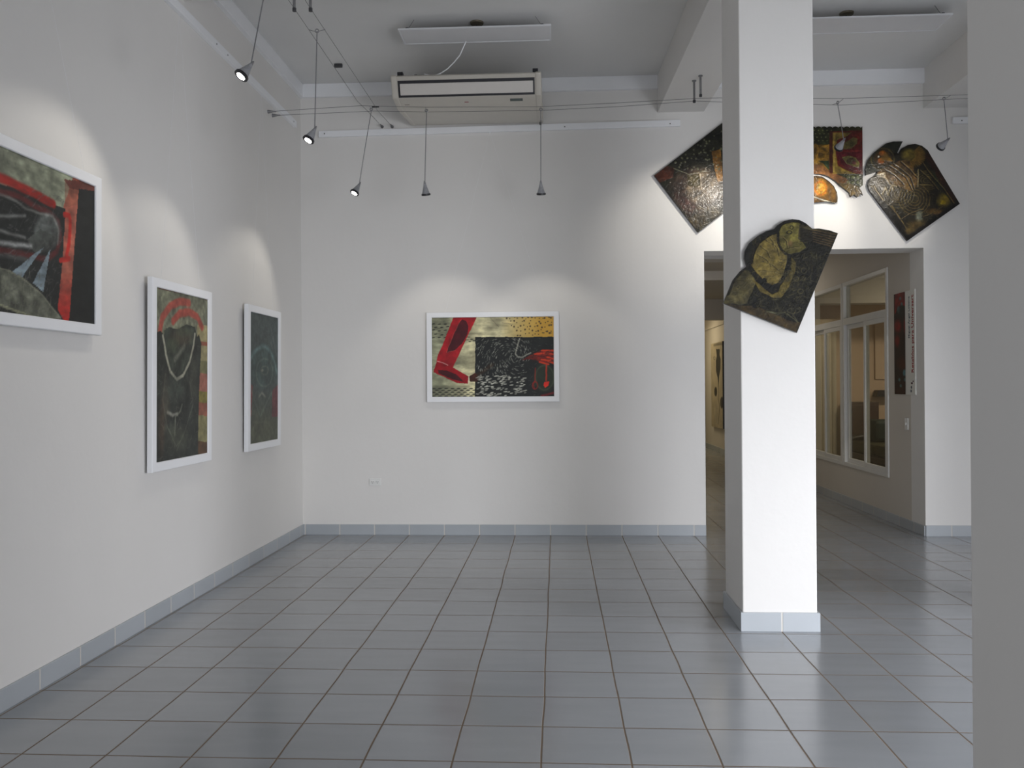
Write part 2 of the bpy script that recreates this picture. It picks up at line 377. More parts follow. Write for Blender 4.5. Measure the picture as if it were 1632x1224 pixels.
# office furniture seen through the panes
s = thing('sofa', 'dark brown sofa with green cushions behind the corridor window', 'sofa', (7.0, 4.0, 0))
sb = MB(); sb.prism([(3.0, 0.0), (5.0, 0.0), (5.0, 0.40), (3.0, 0.40)], 'x', 6.42, 7.35)
obj('seat_base', sb, M['sofa'], s, 0.03)
obj('backrest', MB().prism([(7.12, 0.38), (7.40, 0.38), (7.50, 0.98), (7.32, 0.98)], 'y', 3.0, 5.0), M['sofa'], s, 0.04)
for yy in (2.85, 4.95): obj('armrest', MB().prism([(6.42, 0.0), (7.40, 0.0), (7.46, 0.80), (7.0, 0.70), (6.42, 0.60)], 'y', yy, yy+0.2), M['sofa'], s, 0.03)
for yy in (3.07, 4.02): obj('seat_cushion', MB().box(6.44, 7.15, yy, yy+0.9, 0.40, 0.56), M['olive'], s, 0.04)
tag(obj('throw_pillow', MB().box(6.60, 6.95, 4.35, 4.75, 0.565, 0.88), M['deepgreen'], None, 0.05, at=(6.77, 4.55, 0.565)), 'deep green throw pillow on the dark sofa in the office', 'pillow')
ch = thing('armchair', 'dark high-backed armchair close behind the corridor window', 'armchair', (6.5, 2.2, 0))
obj('seat_base', MB().box(6.18, 6.86, 1.95, 2.62, 0.0, 0.46), M['sofa'], ch, 0.04)
obj('backrest', MB().prism([(2.50, 0.40), (2.72, 0.40), (2.82, 1.02), (2.66, 1.02)], 'x', 6.16, 6.88), M['deepgreen'], ch, 0.04)
for xx in (6.10, 6.84): obj('armrest', MB().prism([(1.93, 0.0), (2.66, 0.0), (2.66, 0.74), (1.93, 0.60)], 'x', xx, xx+0.10), M['sofa'], ch, 0.02)
t_ = thing('side_cabinet', 'dark reddish wooden cabinet against the office wall', 'cabinet', (6.75, 5.4, 0))
obj('cabinet_body', MB().box(6.55, 6.98, 5.22, 5.58, 0.0, 1.12), M['woodbox'], t_, 0.006)
obj('door', MB().box(6.57, 6.96, 5.205, 5.222, 0.06, 1.08), M['woodbox'], t_, 0.004)
tag(obj('wall_shelf', MB().prism([(7.02, 1.20), (7.28, 1.20), (7.24, 1.30), (7.05, 1.30)], 'y', 5.42, 5.598), M['sofa'], None, at=(7.15, 5.5, 1.2)), 'small dark box fixed to the beige office wall', 'wall box')
tag(obj('notice_board', MB().box(7.06, 7.95, 5.57, 5.598, 1.47, 2.42), M['peach'], None, 0.004, at=(7.5, 5.59, 1.47)), 'beige notice board on the office wall behind the window', 'board')
cu = MB()
for i in range(6):
    x = 6.02 + i*0.075; cu.tube([(x, 5.50, 0.0), (x, 5.50, 2.3)], 0.042, 10)
tag(obj('curtain', cu, mat('pale_curtain_cloth', (0.55, 0.50, 0.40), 0.8, var=0.05), None, 0, True, at=(6.2, 5.5, 0.0)), 'pale pleated curtain hanging in the office behind the farther window', 'curtain')

# ------------------------------------------------------------------ painting helpers
def vnoise(a, b, sc, seed=0, octv=3):
    out = np.zeros_like(a); amp = 1; tot = 0
    for o in range(octv):
        r = np.random.default_rng(seed*7+o); g = r.random((64, 64))
        x = a*sc*(2**o) + 13.7; y = b*sc*(2**o) + 7.1
        xi = np.floor(x).astype(int); yi = np.floor(y).astype(int); fx = x-xi; fy = y-yi
        fx = fx*fx*(3-2*fx); fy = fy*fy*(3-2*fy)
        v = (g[xi % 64, yi % 64]*(1-fx)*(1-fy) + g[(xi+1) % 64, yi % 64]*fx*(1-fy) + g[xi % 64, (yi+1) % 64]*(1-fx)*fy + g[(xi+1) % 64, (yi+1) % 64]*fx*fy)
        out += v*amp; tot += amp; amp *= 0.55
    return out/tot
class Art:
    """a sheet of pigment samples (a right, b up, metres); conv turns sketch coordinates into (a, b)"""
    def __init__(s, a0, a1, b0, b1, step, conv, base):
        s.a = np.arange(a0, a1+step*0.5, step); s.b = np.arange(b0, b1+step*0.5, step)
        s.A, s.B = np.meshgrid(s.a, s.b); s.conv = conv
        s.img = np.zeros(s.A.shape+(3,)); s.img[:] = base; s.A0 = s.A; s.B0 = s.B
        s.h = np.zeros(s.A.shape)
        s.seed = int(abs(a0*1000+b0*77)) % 97
        w = 0.008
        s.wA = s.A + (vnoise(s.A, s.B, 22, s.seed)-0.5)*w; s.wB = s.B + (vnoise(s.A, s.B, 22, s.seed+1)-0.5)*w
    def P(s, pts): return [s.conv(*p) for p in pts]
    def put(s, mask, col, mott=0.0, dst=0.0, sc=18):
        mask = mask.astype(float)[..., None] if mask.dtype == bool else mask[..., None]
        c = np.array(col, float)*np.ones_like(s.img)
        if mott: c = c*(1 + mott*2*(vnoise(s.A, s.B, sc, s.seed+5, 4)-0.5))[..., None]
        s.img = s.img*(1-mask) + c*mask
        if dst: s.h = s.h + dst*mask[..., 0]
    def inpoly(s, P, warp=True):
        A, B = (s.wA, s.wB) if warp else (s.A0, s.B0)
        ins = np.zeros(A.shape, bool); n = len(P)
        for i in range(n):
            x0, y0 = P[i]; x1, y1 = P[(i+1) % n]
            if y0 == y1: continue
            c = ((y0 > B) != (y1 > B)) & (A < (x1-x0)*(B-y0)/(y1-y0)+x0)
            ins ^= c
        return ins
    def poly(s, pts, col, mott=0.25, alpha=1.0, **k): s.put(s.inpoly(s.P(pts))*alpha, col, mott, **k)
    def dist(s, P):
        d = np.full(s.A.shape, 9.0)
        for (x0, y0), (x1, y1) in zip(P[:-1], P[1:]):
            dx, dy = x1-x0, y1-y0; L = dx*dx+dy*dy+1e-12
            t = np.clip(((s.wA-x0)*dx+(s.wB-y0)*dy)/L, 0, 1)
            d = np.minimum(d, np.hypot(s.wA-x0-t*dx, s.wB-y0-t*dy))
        return d
    def line(s, pts, w, col, alpha=1.0, soft=0.4, raw=False, dst=0.0):
        P = pts if raw else s.P(pts); d = s.dist(P)
        m = np.clip((w*0.5-d)/(w*soft*0.5)+0.5, 0, 1)*alpha; s.put(m, col, 0.1, dst)
    def dash(s, a, b, ang, L, w, col, alpha=1.0):
        ca, sa = math.cos(ang), math.sin(ang)
        r = L
        ia = np.searchsorted(s.a, (a-r, a+r)); ib = np.searchsorted(s.b, (b-r, b+r))
        sl = (slice(ib[0], ib[1]), slice(ia[0], ia[1])); A = s.A0[sl]-a; B = s.B0[sl]-b
        u = (A*ca+B*sa)/(L/2); v = (-A*sa+B*ca)/(w/2)
        m = (np.clip((1-(u*u+v*v))*2.0, 0, 1)*alpha)[..., None]
        s.img[sl] = s.img[sl]*(1-m)+np.array(col, float)*m
    def ell(s, cx, cy, rx, ry, col, soft=0.15, alpha=1.0, ring=None, mott=0.2, rot=0.0):
        """ellipse given in sketch coordinates"""
        c = s.conv(cx, cy); ex = s.conv(cx+rx, cy); ey = s.conv(cx, cy+ry)
        ax = Vector((ex[0]-c[0], ex[1]-c[1])); ay = Vector((ey[0]-c[0], ey[1]-c[1]))
        det = ax.x*ay.y-ax.y*ay.x
        u = ((s.wA-c[0])*ay.y-(s.wB-c[1])*ay.x)/det; v = (ax.x*(s.wB-c[1])-ax.y*(s.wA-c[0]))/det
        if rot: u, v = u*math.cos(rot)+v*math.sin(rot), -u*math.sin(rot)+v*math.cos(rot)
        r = np.sqrt(u*u+v*v)
        m = np.clip((1-r)/soft+0.5, 0, 1) if ring is None else np.clip(1-np.abs(r-1)/ring, 0, 1)
        s.put(m*alpha, col, mott)
    def mottle(s, amt, sc, seed, stretch=1.0, mask=None):
        n = vnoise(s.A*stretch, s.B, sc, seed, 4)-0.5
        f = (1+amt*2*n)
        if mask is not None: f = 1+(f-1)*mask
        s.img *= f[..., None]
    def mesh(s, name, mapper, m, parent, mask=None, relief=0.0):
        ny, nx = s.A.shape
        lum = np.clip(s.img, 0, 255).mean(2)/255
        hh = (relief*(lum*1.3+s.h) if relief else np.zeros_like(lum))
        a = s.A0.ravel(); b = s.B0.ravel()
        co = mapper(a, b, hh.ravel()); base = wloc(parent); co = co-np.array(base)
        idx = np.arange(ny*nx).reshape(ny, nx)
        q = np.stack([idx[:-1, :-1], idx[:-1, 1:], idx[1:, 1:], idx[1:, :-1]], -1).reshape(-1, 4)
        col = np.clip(s.img, 0, 255).reshape(-1, 3)/255
        if mask is not None:
            keep = (mask[:-1, :-1] & mask[1:, 1:] & mask[:-1, 1:] & mask[1:, :-1]).ravel(); q = q[keep]
            used = np.unique(q); remap = -np.ones(ny*nx, int); remap[used] = np.arange(len(used)); q = remap[q]; co = co[used]; col = col[used]
        me = bpy.data.meshes.new(name)
        me.vertices.add(len(co)); me.vertices.foreach_set('co', co.astype(np.float32).ravel())
        me.loops.add(q.size); me.loops.foreach_set('vertex_index', q.astype(np.int32).ravel())
        me.polygons.add(len(q)); me.polygons.foreach_set('loop_start', np.arange(0, q.size, 4, dtype=np.int32)); me.polygons.foreach_set('loop_total', np.full(len(q), 4, np.int32))
        me.update(calc_edges=True)
        lin = np.where(col <= 0.04045, col/12.92, ((col+0.055)/1.055)**2.4)
        at = me.color_attributes.new('paint', 'FLOAT_COLOR', 'POINT')
        at.data.foreach_set('color', np.c_[lin, np.ones(len(lin))].astype(np.float32).ravel())
        me.polygons.foreach_set('use_smooth', np.ones(len(q), bool))
        me.materials.append(m)
        o = bpy.data.objects.new(name, me); COL.objects.link(o); o.parent = parent
        return o

def frame_mb(a0, a1, b0, b1, w, d0, d1, to3):
    """picture frame: outline in the wall plane (a,b); d0/d1 distance from the wall; to3 maps (a,b,d)"""
    mb = MB()
    def ring(k, d): return [to3(a0+k, b0+k, d), to3(a1-k, b0+k, d), to3(a1-k, b1-k, d), to3(a0+k, b1-k, d)]
    rings = [ring(0, d0), ring(0, d1-0.003), ring(0.003, d1), ring(w-0.004, d1), ring(w, d1-0.004), ring(w, d0)]
    vs = [v for r in rings for v in r]; fs = []
    n = len(rings)
    for i in range(n):
        j = (i+1) % n
        for k in range(4): fs.append((i*4+k, i*4+(k+1) % 4, j*4+(k+1) % 4, j*4+k))
    return mb.add(vs, fs)

# ------------------------------------------------------------------ framed prints
def framed(name, label, side, a0, a1, b0, b1, fw, d0, d1, draw, step, wires, tilt=0.0):
    if side == 'back':
        to3 = lambda a, b, d: Vector((a, -d-tilt*(b-b0), b)); root = (0.5*(a0+a1), -d1, b0)
        mapper = lambda a, b, h: np.stack([a, -(d1-0.010)-tilt*(b-b0)-h, b], 1)
    else:
        # on the left wall: a runs along -y so that a grows to the right as seen from the room
        to3 = lambda a, b, d: Vector((XL+d+tilt*(b-b0), a, b)); root = (XL+d1, 0.5*(a0+a1), b0)
        mapper = lambda a, b, h: np.stack([XL+(d1-0.010)+tilt*(b-b0)+h, a, b], 1)
    r = thing('framed_print', label, 'picture', root, 'framed prints on the white walls')
    obj('frame', frame_mb(a0, a1, b0, b1, fw, d0, d1, to3), M['white'], r)
    art = draw(a0+fw-0.004, a1-fw+0.004, b0+fw-0.004, b1-fw+0.004, step)
    art.mesh('print_sheet', mapper, M['print'], r)
    bk = MB(); k = fw-0.01
    c = [to3(a0+k, b0+k, d0+0.002), to3(a1-k, b0+k, d0+0.002), to3(a1-k, b1-k, d0+0.002), to3(a0+k, b1-k, d0+0.002)]
    c += [to3(a0+k, b0+k, d1-0.013), to3(a1-k, b0+k, d1-0.013), to3(a1-k, b1-k, d1-0.013), to3(a0+k, b1-k, d1-0.013)]
    bk.add(c, [(0,3,2,1),(4,5,6,7),(0,1,5,4),(1,2,6,5),(2,3,7,6),(3,0,4,7)])
    obj('backing_board', bk, M['black'], r)
    for (p, q) in wires:
        obj('hanging_wire', MB().tube([p, q], 0.0005, 5), M['railw'], r)
    return r

def cv(ox, oy, sc, plane, val):
    """sketch coordinates are those of an enlarged crop of the photo (origin ox,oy; sc times larger)"""
    def f(x, y):
        p = {'y': onY, 'x': onX}[plane](ox+x/sc, oy+y/sc, val)
        return (p.x, p.z) if plane == 'y' else (p.y, p.z)
    return f

def draw_back(a0, a1, b0, b1, step):
    c = cv(660, 470, 6.444, 'y', -0.035); A = Art(a0, a1, b0, b1, step, c, (196, 190, 152))
    x0, _ = c(172, 600); x1, _ = c(1445, 600)
    u = (A.A-x0)/(x1-x0); z0 = c(800, 1045)[1]; z1 = c(800, 222)[1]; v = (z1-A.B)/(z1-z0)
    g = np.clip((u-0.55)/0.35, 0, 1)[..., None]; A.img = A.img*(1-g)+np.array((206, 160, 62))*g
    l = np.clip((0.34-u)/0.25, 0, 1)[..., None]*0.75; A.img = A.img*(1-l)+np.array((108, 112, 92))*l
    A.mottle(0.38, 9, 3, 1.0, np.clip((0.75-u)/0.2, 0.15, 1)); A.mottle(0.3, 40, 4, 0.3, np.clip((0.75-u)/0.2, 0.1, 1))
    r = random.Random(3)
    def dashes(n, xa, xb, ya, yb, L, w, col, ang=0.0, jit=0.15, al=0.9):
        for i in range(n):
            p = c(r.uniform(xa, xb), r.uniform(ya, yb)); A.dash(p[0], p[1], ang+r.uniform(-jit, jit), L*r.uniform(0.7, 1.3), w, col, al)
    for row, yy in enumerate((300, 330, 365, 405, 435)):
        for k in range(3):
            p = c(195+k*62+(row % 2)*25, yy+r.uniform(-6, 6)); A.dash(p[0], p[1], 0.1, 0.038, 0.011, (28, 32, 28))
    for x, y in ((560, 432), (590, 455), (615, 470), (570, 478), (545, 462)):
        p = c(x, y); A.dash(p[0], p[1], 0, 0.036, 0.009, (28, 32, 28))
    for row, yy in enumerate((962, 980, 1000, 1020, 1040)):
        for k in range(7):
            p = c(200+k*64+(row % 2)*32, yy); A.dash(p[0], p[1], 0.03, 0.044, 0.011, (24, 28, 26))
    # dots on the gold
    for i in range(70):
        x = 960+(i % 14)*35+r.uniform(-14, 14); y = 236+(i//14)*42+r.uniform(-16, 14)
        if x < 1060 and y > 225+(x-930)*1.5: continue
        p = c(x, y); q = r.choice((0.012, 0.013, 0.019)); A.dash(p[0], p[1], r.uniform(0, 3), q*1.1, q, (74, 60, 42), 0.9)
    A.line([(780, 235), (870, 330)], 0.006, (110, 105, 85), 0.5); A.line([(905, 285), (1010, 300)], 0.006, (110, 105, 85), 0.5)
    # red leg
    A.poly([(405, 222), (645, 222), (560, 400), (480, 570), (395, 748), (225, 690), (245, 610), (290, 520), (350, 360)], (158, 20, 30), 0.35)
    A.poly([(490, 248), (535, 268), (557, 320), (548, 400), (490, 500), (420, 565), (335, 597), (350, 530), (410, 400), (455, 290)], (72, 12, 22), 0.3)
    A.line([(480, 250), (400, 410), (330, 590), (420, 568)], 0.005, (190, 90, 80), 0.6)
    A.poly([(198, 795), (210, 740), (232, 680), (300, 700), (400, 748), (560, 838), (552, 912), (440, 905), (380, 880), (300, 840)], (148, 12, 24), 0.3)
    A.poly([(245, 770), (330, 775), (430, 815), (510, 893), (400, 870), (250, 805)], (66, 12, 20), 0.3)
    A.line([(235, 682), (300, 700), (345, 722)], 0.008, (225, 190, 180), 0.7); A.line([(560, 838), (553, 908)], 0.007, (220, 210, 190), 0.9)
    # black field
    A.poly([(628, 432), (1460, 430), (1460, 1060), (622, 1060)], (26, 29, 28), 0.3)
    A.poly([(565, 835), (630, 800), (668, 850), (648, 890), (570, 892)], (62, 28, 14), 0.4)
    A.line([(640, 830), (740, 760), (800, 720)], 0.03, (60, 34, 14), 0.6, 1.6)
    for i in range(420):
        x = r.uniform(640, 1190); y = r.uniform(450, 1040)
        if y > 830: ang, L, w, al = 0.12+r.uniform(-.1, .1), 0.040, 0.011, 0.95
        else:
            cx, cy = 1010, 640; ang = -math.atan2(y-cy, x-cx)+1.2+r.uniform(-.2, .2); L, w, al = 0.030, 0.0055, 0.6
        if x > 1150 and y > 700: continue
        p = c(x, y); g = r.uniform(130, 215); A.dash(p[0], p[1], ang, L*r.uniform(0.6, 1.2), w, (g, g, g*0.93), al)
    for i in range(160):
        p = c(r.uniform(640, 1440), r.uniform(445, 1040)); g = r.uniform(60, 105); A.dash(p[0], p[1], r.uniform(-1, 1), 0.03, 0.004, (g, g*1.03, g*0.95), 0.6)
    A.line([(1085, 450), (1060, 530), (1042, 600), (1060, 635), (1110, 640), (1195, 595)], 0.012, (170, 170, 155), 0.8, 1.2)
    A.line([(1000, 600), (990, 640), (1020, 690)], 0.007, (130, 130, 120), 0.8, 1.2)
    A.ell(1340, 850, 110, 140, (40, 48, 34), 0.4, 0.9); A.ell(1340, 850, 95, 125, (84, 92, 70), ring=0.12, alpha=0.6)
    # feathers
    A.poly([(1105, 670), (1190, 620), (1300, 570), (1445, 560), (1445, 700), (1300, 690), (1200, 660)], (110, 24, 14), 0.5)
    for (xa, ya, xb, yb) in ((1310, 570, 1390, 572), (1330, 600, 1445, 604), (1365, 640, 1445, 655), (1310, 665, 1400, 672), (1375, 680, 1445, 705), (1290, 690, 1380, 712), (1240, 610, 1310, 600), (1410, 570, 1445, 573)):
        A.line([(xa, ya), (xb, yb)], 0.017, (208, 58, 20), 0.95, 0.6)
    for i in range(26):
        p = c(r.uniform(1200, 1440), r.uniform(560, 700)); A.dash(p[0], p[1], r.uniform(-.3, .3), 0.05, 0.007, (36, 20, 12), 0.8)
    A.line([(1360, 705), (1355, 880)], 0.014, (190, 50, 22), 0.9, 0.8); A.poly([(1335, 895), (1390, 888), (1378, 930), (1345, 958), (1330, 930)], (228, 44, 24), 0.1)
    A.line([(1245, 750), (1240, 880), (1222, 925), (1235, 965)], 0.010, (150, 34, 18), 0.8, 0.9)
    A.ell(1240, 930, 28, 36, (150, 30, 20), ring=0.3); A.line([(1310, 1035), (1380, 1020), (1440, 1005)], 0.02, (140, 20, 28), 0.8, 1.4)
    return A

def draw_left1(a0, a1, b0, b1, step):
    c = cv(0, 200, 3.4, 'x', XL+0.045); A = Art(a0, a1, b0, b1, step, c, (150, 156, 132))
    A.mottle(0.5, 6, 9); A.mottle(0.3, 22, 10)
    A.poly([(345, 440), (400, 270), (440, 290), (430, 400), (380, 1080), (310, 1060)], (168, 92, 74), 0.3)
    for k in range(8):
        t = k/7; A.poly([(331-2*k, 800+k*30), (401-2*k, 800+k*30), (375, 1090), (300, 1080)], (170, int(80-50*t), int(62-36*t)), 0.2, 0.6)
    A.poly([(352, 300), (440, 320), (430, 430), (352, 440)], (120, 70, 52), 0.3, 0.5)
    A.poly([(345, 290), (540, 310), (535, 380), (420, 350), (380, 340)], (92, 40, 32), 0.3, 0.9)
    A.poly([(428, 342), (560, 365), (520, 1120), (376, 1095)], (25, 27, 26), 0.15)
    A.poly([(-700, 120), (0, 318), (110, 348), (200, 392), (356, 452), (345, 700), (318, 1000), (365, 1080), (0, 1060), (-700, 1010)], (31, 34, 33), 0.3)
    A.line([(-500, 120), (-150, 215), (0, 282), (80, 318), (180, 366), (290, 426)], 0.042, (150, 28, 22), 0.95, 0.6)
    A.line([(-400, 260), (0, 358), (110, 385), (190, 440), (270, 468), (318, 520), (330, 600), (312, 680), (260, 725), (100, 690), (0, 672), (-400, 660)], 0.028, (98, 32, 32), 0.8, 0.9)
    A.ell(262, 572, 66, 98, (92, 97, 94), 0.3, 0.95, mott=0.7)
    A.poly([(150, 620), (220, 560), (300, 600), (280, 680), (190, 690)], (70, 74, 70), 0.6)
    A.line([(0, 370), (90, 410), (140, 450), (210, 475), (290, 490), (320, 560), (315, 640)], 0.012, (150, 152, 145), 0.6, 1.2)
    A.line([(0, 490), (60, 492), (140, 490)], 0.014, (150, 152, 148), 0.7, 1.4); A.line([(0, 570), (70, 590), (140, 610)], 0.014, (150, 150, 146), 0.6, 1.4)
    A.line([(0, 632), (70, 642), (170, 655)], 0.02, (190, 192, 190), 0.8, 1.4)
    A.line([(0, 700), (80, 710), (160, 730)], 0.02, (110, 112, 108), 0.5, 1.4)
    A.poly([(242, 655), (118, 830), (60, 800)], (126, 142, 150), 0.2); A.poly([(276, 668), (240, 905), (182, 852)], (126, 142, 150), 0.2)
    A.poly([(-600, 650), (0, 772), (60, 790), (130, 830), (230, 915), (335, 1045), (250, 1058), (120, 1015), (0, 972), (-600, 830)], (94, 97, 84), 0.6)
    A.line([(-600, 830), (0, 972), (120, 1015), (250, 1058)], 0.012, (150, 152, 120), 0.8); A.line([(-600, 650), (0, 772), (60, 790), (130, 830), (230, 915), (335, 1045)], 0.008, (130, 132, 112), 0.8)
    A.line([(350, 482), (376, 486), (383, 520), (377, 640), (362, 712)], 0.026, (186, 36, 28), 0.95); A.line([(332, 732), (378, 722)], 0.026, (186, 36, 28), 0.95)
    r = random.Random(31)
    for i in range(500):
        x = r.uniform(-300, 345); y = r.uniform(350, 1050); p = c(x, y); g = r.uniform(55, 125)
        A.dash(p[0], p[1], r.uniform(-0.5, 1.2), r.uniform(0.02, 0.07), 0.006, (g, g, g*0.96), 0.35)
    for i in range(160):
        x = r.uniform(-200, 300); y = r.uniform(800, 1040); p = c(x, y); g = r.uniform(60, 140)
        A.dash(p[0], p[1], 1.5+r.uniform(-.3, .3), 0.05, 0.006, (g, g, g*0.85), 0.35)
    A.mottle(0.3, 45, 12, 0.4); A.img = A.img*0.93+8
    return A

def draw_left2(a0, a1, b0, b1, step):
    c = cv(220, 420, 3.4, 'x', XL+0.045); A = Art(a0, a1, b0, b1, step, c, (112, 114, 94))
    A.mottle(0.35, 10, 21); A.mottle(0.25, 40, 22)
    A.poly([(100, 100), (400, 170), (400, 215), (330, 180), (110, 140)], (92, 52, 44), 0.2, 0.7)
    for k, (ya, yb, cc) in enumerate(((330, 420, (150, 140, 100)), (420, 440, (140, 80, 60)), (440, 525, (140, 132, 96)), (525, 590, (110, 108, 74)), (590, 690, (150, 96, 80)), (690, 750, (120, 110, 50)), (750, 820, (140, 84, 66)), (820, 960, (128, 122, 84)), (960, 1080, (84, 60, 40)))):
        A.poly([(318, ya), (385, ya+8), (385, yb+8), (318, yb)], cc, 0.3)
    A.line([(118, 365), (128, 295), (170, 232), (225, 205), (275, 215)], 0.05, (164, 72, 60), 0.9, 0.6)
    A.line([(188, 312), (225, 270), (275, 262), (320, 290), (345, 345)], 0.05, (160, 68, 56), 0.9, 0.6)
    A.poly([(95, 375), (118, 365), (140, 385), (150, 350), (215, 356), (262, 328), (306, 345), (318, 400), (328, 385), (342, 430), (332, 700), (328, 950), (330, 1075), (80, 1125), (90, 700)], (42, 46, 41), 0.4)
    A.poly([(140, 362), (165, 345), (215, 360), (262, 332), (302, 350), (303, 400), (272, 540), (215, 618), (172, 570), (142, 430)], (52, 58, 50), 0.5)
    A.ell(235, 400, 50, 45, (84, 66, 50), 0.8, 0.5)
    A.line([(134, 392), (150, 490), (175, 585), (210, 627), (245, 605), (280, 530), (300, 440), (306, 385)], 0.022, (172, 170, 150), 0.85, 0.7)
    A.line([(200, 522), (250, 448)], 0.035, (132, 132, 118), 0.6, 1.2)
    A.line([(163, 808), (190, 822), (215, 815)], 0.022, (150, 150, 138), 0.8, 1.2); A.line([(240, 765), (232, 800), (205, 830), (203, 930)], 0.014, (120, 122, 108), 0.7, 1.2)
    A.line([(150, 600), (135, 740), (160, 880), (210, 990), (235, 960)], 0.012, (100, 102, 92), 0.6, 1.2); A.line([(280, 640), (300, 760), (260, 900), (215, 1010)], 0.012, (96, 98, 88), 0.5, 1.2)
    r = random.Random(8)
    A.ell(150, 740, 22, 130, (96, 88, 74), 0.9, 0.5); A.ell(300, 620, 20, 120, (78, 78, 66), 0.9, 0.5); A.ell(205, 680, 45, 60, (70, 78, 70), 0.9, 0.6)
    A.ell(215, 950, 60, 70, (84, 86, 70), 0.9, 0.5); A.ell(130, 900, 16, 140, (88, 62, 44), 0.9, 0.45); A.ell(190, 440, 30, 40, (78, 86, 66), 0.9, 0.6); A.ell(245, 370, 36, 26, (74, 82, 66), 0.9, 0.6)
    for i in range(260):
        p = c(r.uniform(100, 330), r.uniform(380, 1080)); g = r.uniform(60, 110); A.dash(p[0], p[1], r.uniform(-1.5, 1.5), 0.05, 0.006, (g, g, g*0.9), 0.4)
    A.mottle(0.2, 30, 23)
    return A

def draw_left3(a0, a1, b0, b1, step):
    c = cv(370, 470, 4.53, 'x', XL+0.045); A = Art(a0, a1, b0, b1, step, c, (66, 76, 73))
    z0 = c(220, 1090)[1]; z1 = c(220, 130)[1]; v = (z1-A.B)/(z1-z0)
    g = np.clip((v-0.55)/0.3, 0, 1)[..., None]; A.img = A.img*(1-g)+np.array((76, 80, 62))*g
    A.ell(232, 520, 90, 150, (58, 74, 70), 0.3, 0.9)
    A.line([(130, 470), (150, 420), (190, 385), (228, 366), (270, 400), (300, 460), (322, 560)], 0.035, (98, 126, 124), 0.7, 1.3)
    A.ell(235, 560, 58, 100, (104, 118, 104), ring=0.12, alpha=0.55); A.ell(235, 545, 26, 30, (112, 116, 98), ring=0.3, alpha=0.6)
    A.ell(218, 545, 8, 10, (150, 150, 130), 0.5, 0.8)
    A.poly([(125, 630), (150, 660), (140, 880), (112, 890)], (124, 54, 54), 0.3, 0.85); A.poly([(292, 690), (335, 640), (335, 880), (288, 880)], (112, 48, 54), 0.3, 0.8)
    A.line([(130, 640), (150, 720), (205, 880), (220, 850), (250, 780), (290, 700)], 0.02, (96, 110, 96), 0.6, 1.2)
    A.line([(195, 735), (215, 705), (240, 735)], 0.02, (130, 132, 116), 0.7, 1.2)
    A.ell(225, 985, 70, 70, (92, 98, 78), ring=0.2, alpha=0.4)
    A.line([(275, 240), (300, 330), (318, 430)], 0.03, (88, 96, 96), 0.5, 1.4)
    A.mottle(0.22, 14, 31); A.mottle(0.22, 45, 32)
    return A

ZR0 = 3.795
# print on the back wall: hangs from one hook under the picture rail
hk = onY(781, 211, -0.02)
framed('framed_print', 'white-framed print of a red leg over a black square, alone on the back wall', 'back', 0.843, 2.090, 1.254, 2.100, 0.050, 0.012, 0.034, draw_back, 0.0034,
       [(hk, (1.02, -0.02, 2.095)), (hk, (1.97, -0.02, 2.095))])
def lw(px, py): p = onX(px, py, XL+0.05); return p.y, p.z
def lwire(ya, yb, z): 
    ym = (ya+yb)/2
    return [((XL+0.03, ym, ZR0), (XL+0.035, ya, z)), ((XL+0.03, ym, ZR0), (XL+0.035, yb, z))]
y1r, z1t = lw(166, 287); _, z1b = lw(147, 533)
framed('framed_print', 'large white-framed print in black and red, cut off by the left edge', 'left', y1r-1.25, y1r-0.03, z1b, z1t, 0.055, 0.018, 0.050, draw_left1, 0.005, lwire(y1r-1.1, y1r-0.15, z1t-0.02), 0.006)
yl, zt = lw(241, 442); yr, zt2 = lw(337, 465); _, zb = lw(326, 736)
framed('framed_print', 'tall white-framed print with red arcs over a dark heart shape, middle of the left wall', 'left', yl, yr-0.01, zb, (zt+zt2)/2, 0.056, 0.018, 0.050, draw_left2, 0.0045, lwire(yl+0.15, yr-0.15, zt-0.02), 0.008)
yl, zt = lw(394, 486); yr, zt2 = lw(447, 496); _, zb = lw(439, 711)
framed('framed_print', 'tall white-framed print in dark teal, nearest to the room corner', 'left', yl, yr-0.01, zb, (zt+zt2)/2, 0.056, 0.018, 0.050, draw_left3, 0.0055, lwire(yl+0.15, yr-0.15, zt-0.02), 0.008)

# ------------------------------------------------------------------ cut-out carved plates
def cutout(label, outline, conv, yplane, thick, draw, step, m, relief=0.004, name='carved_panel', gain=0.82):
    P = [conv(*p) for p in outline]
    a = [p[0] for p in P]; b = [p[1] for p in P]
    r = thing(name, label, 'artwork', (sum(a)/len(a), yplane+thick, min(b)), 'carved cut-out panels')
    obj('plate', MB().prism(P, 'y', yplane, yplane+thick), M['paneledge'], r)
    A = Art(min(a), max(a), min(b), max(b), step, conv, (40, 34, 22)); draw(A); A.img *= gain; A.mottle(0.35, 26, 7); A.mottle(0.25, 70, 8)
    k = A.inpoly(P, warp=False)
    A.mesh('carved_face', lambda aa, bb, hh: np.stack([aa, yplane-0.0015-hh, bb], 1), m, r, k, relief)
    return r

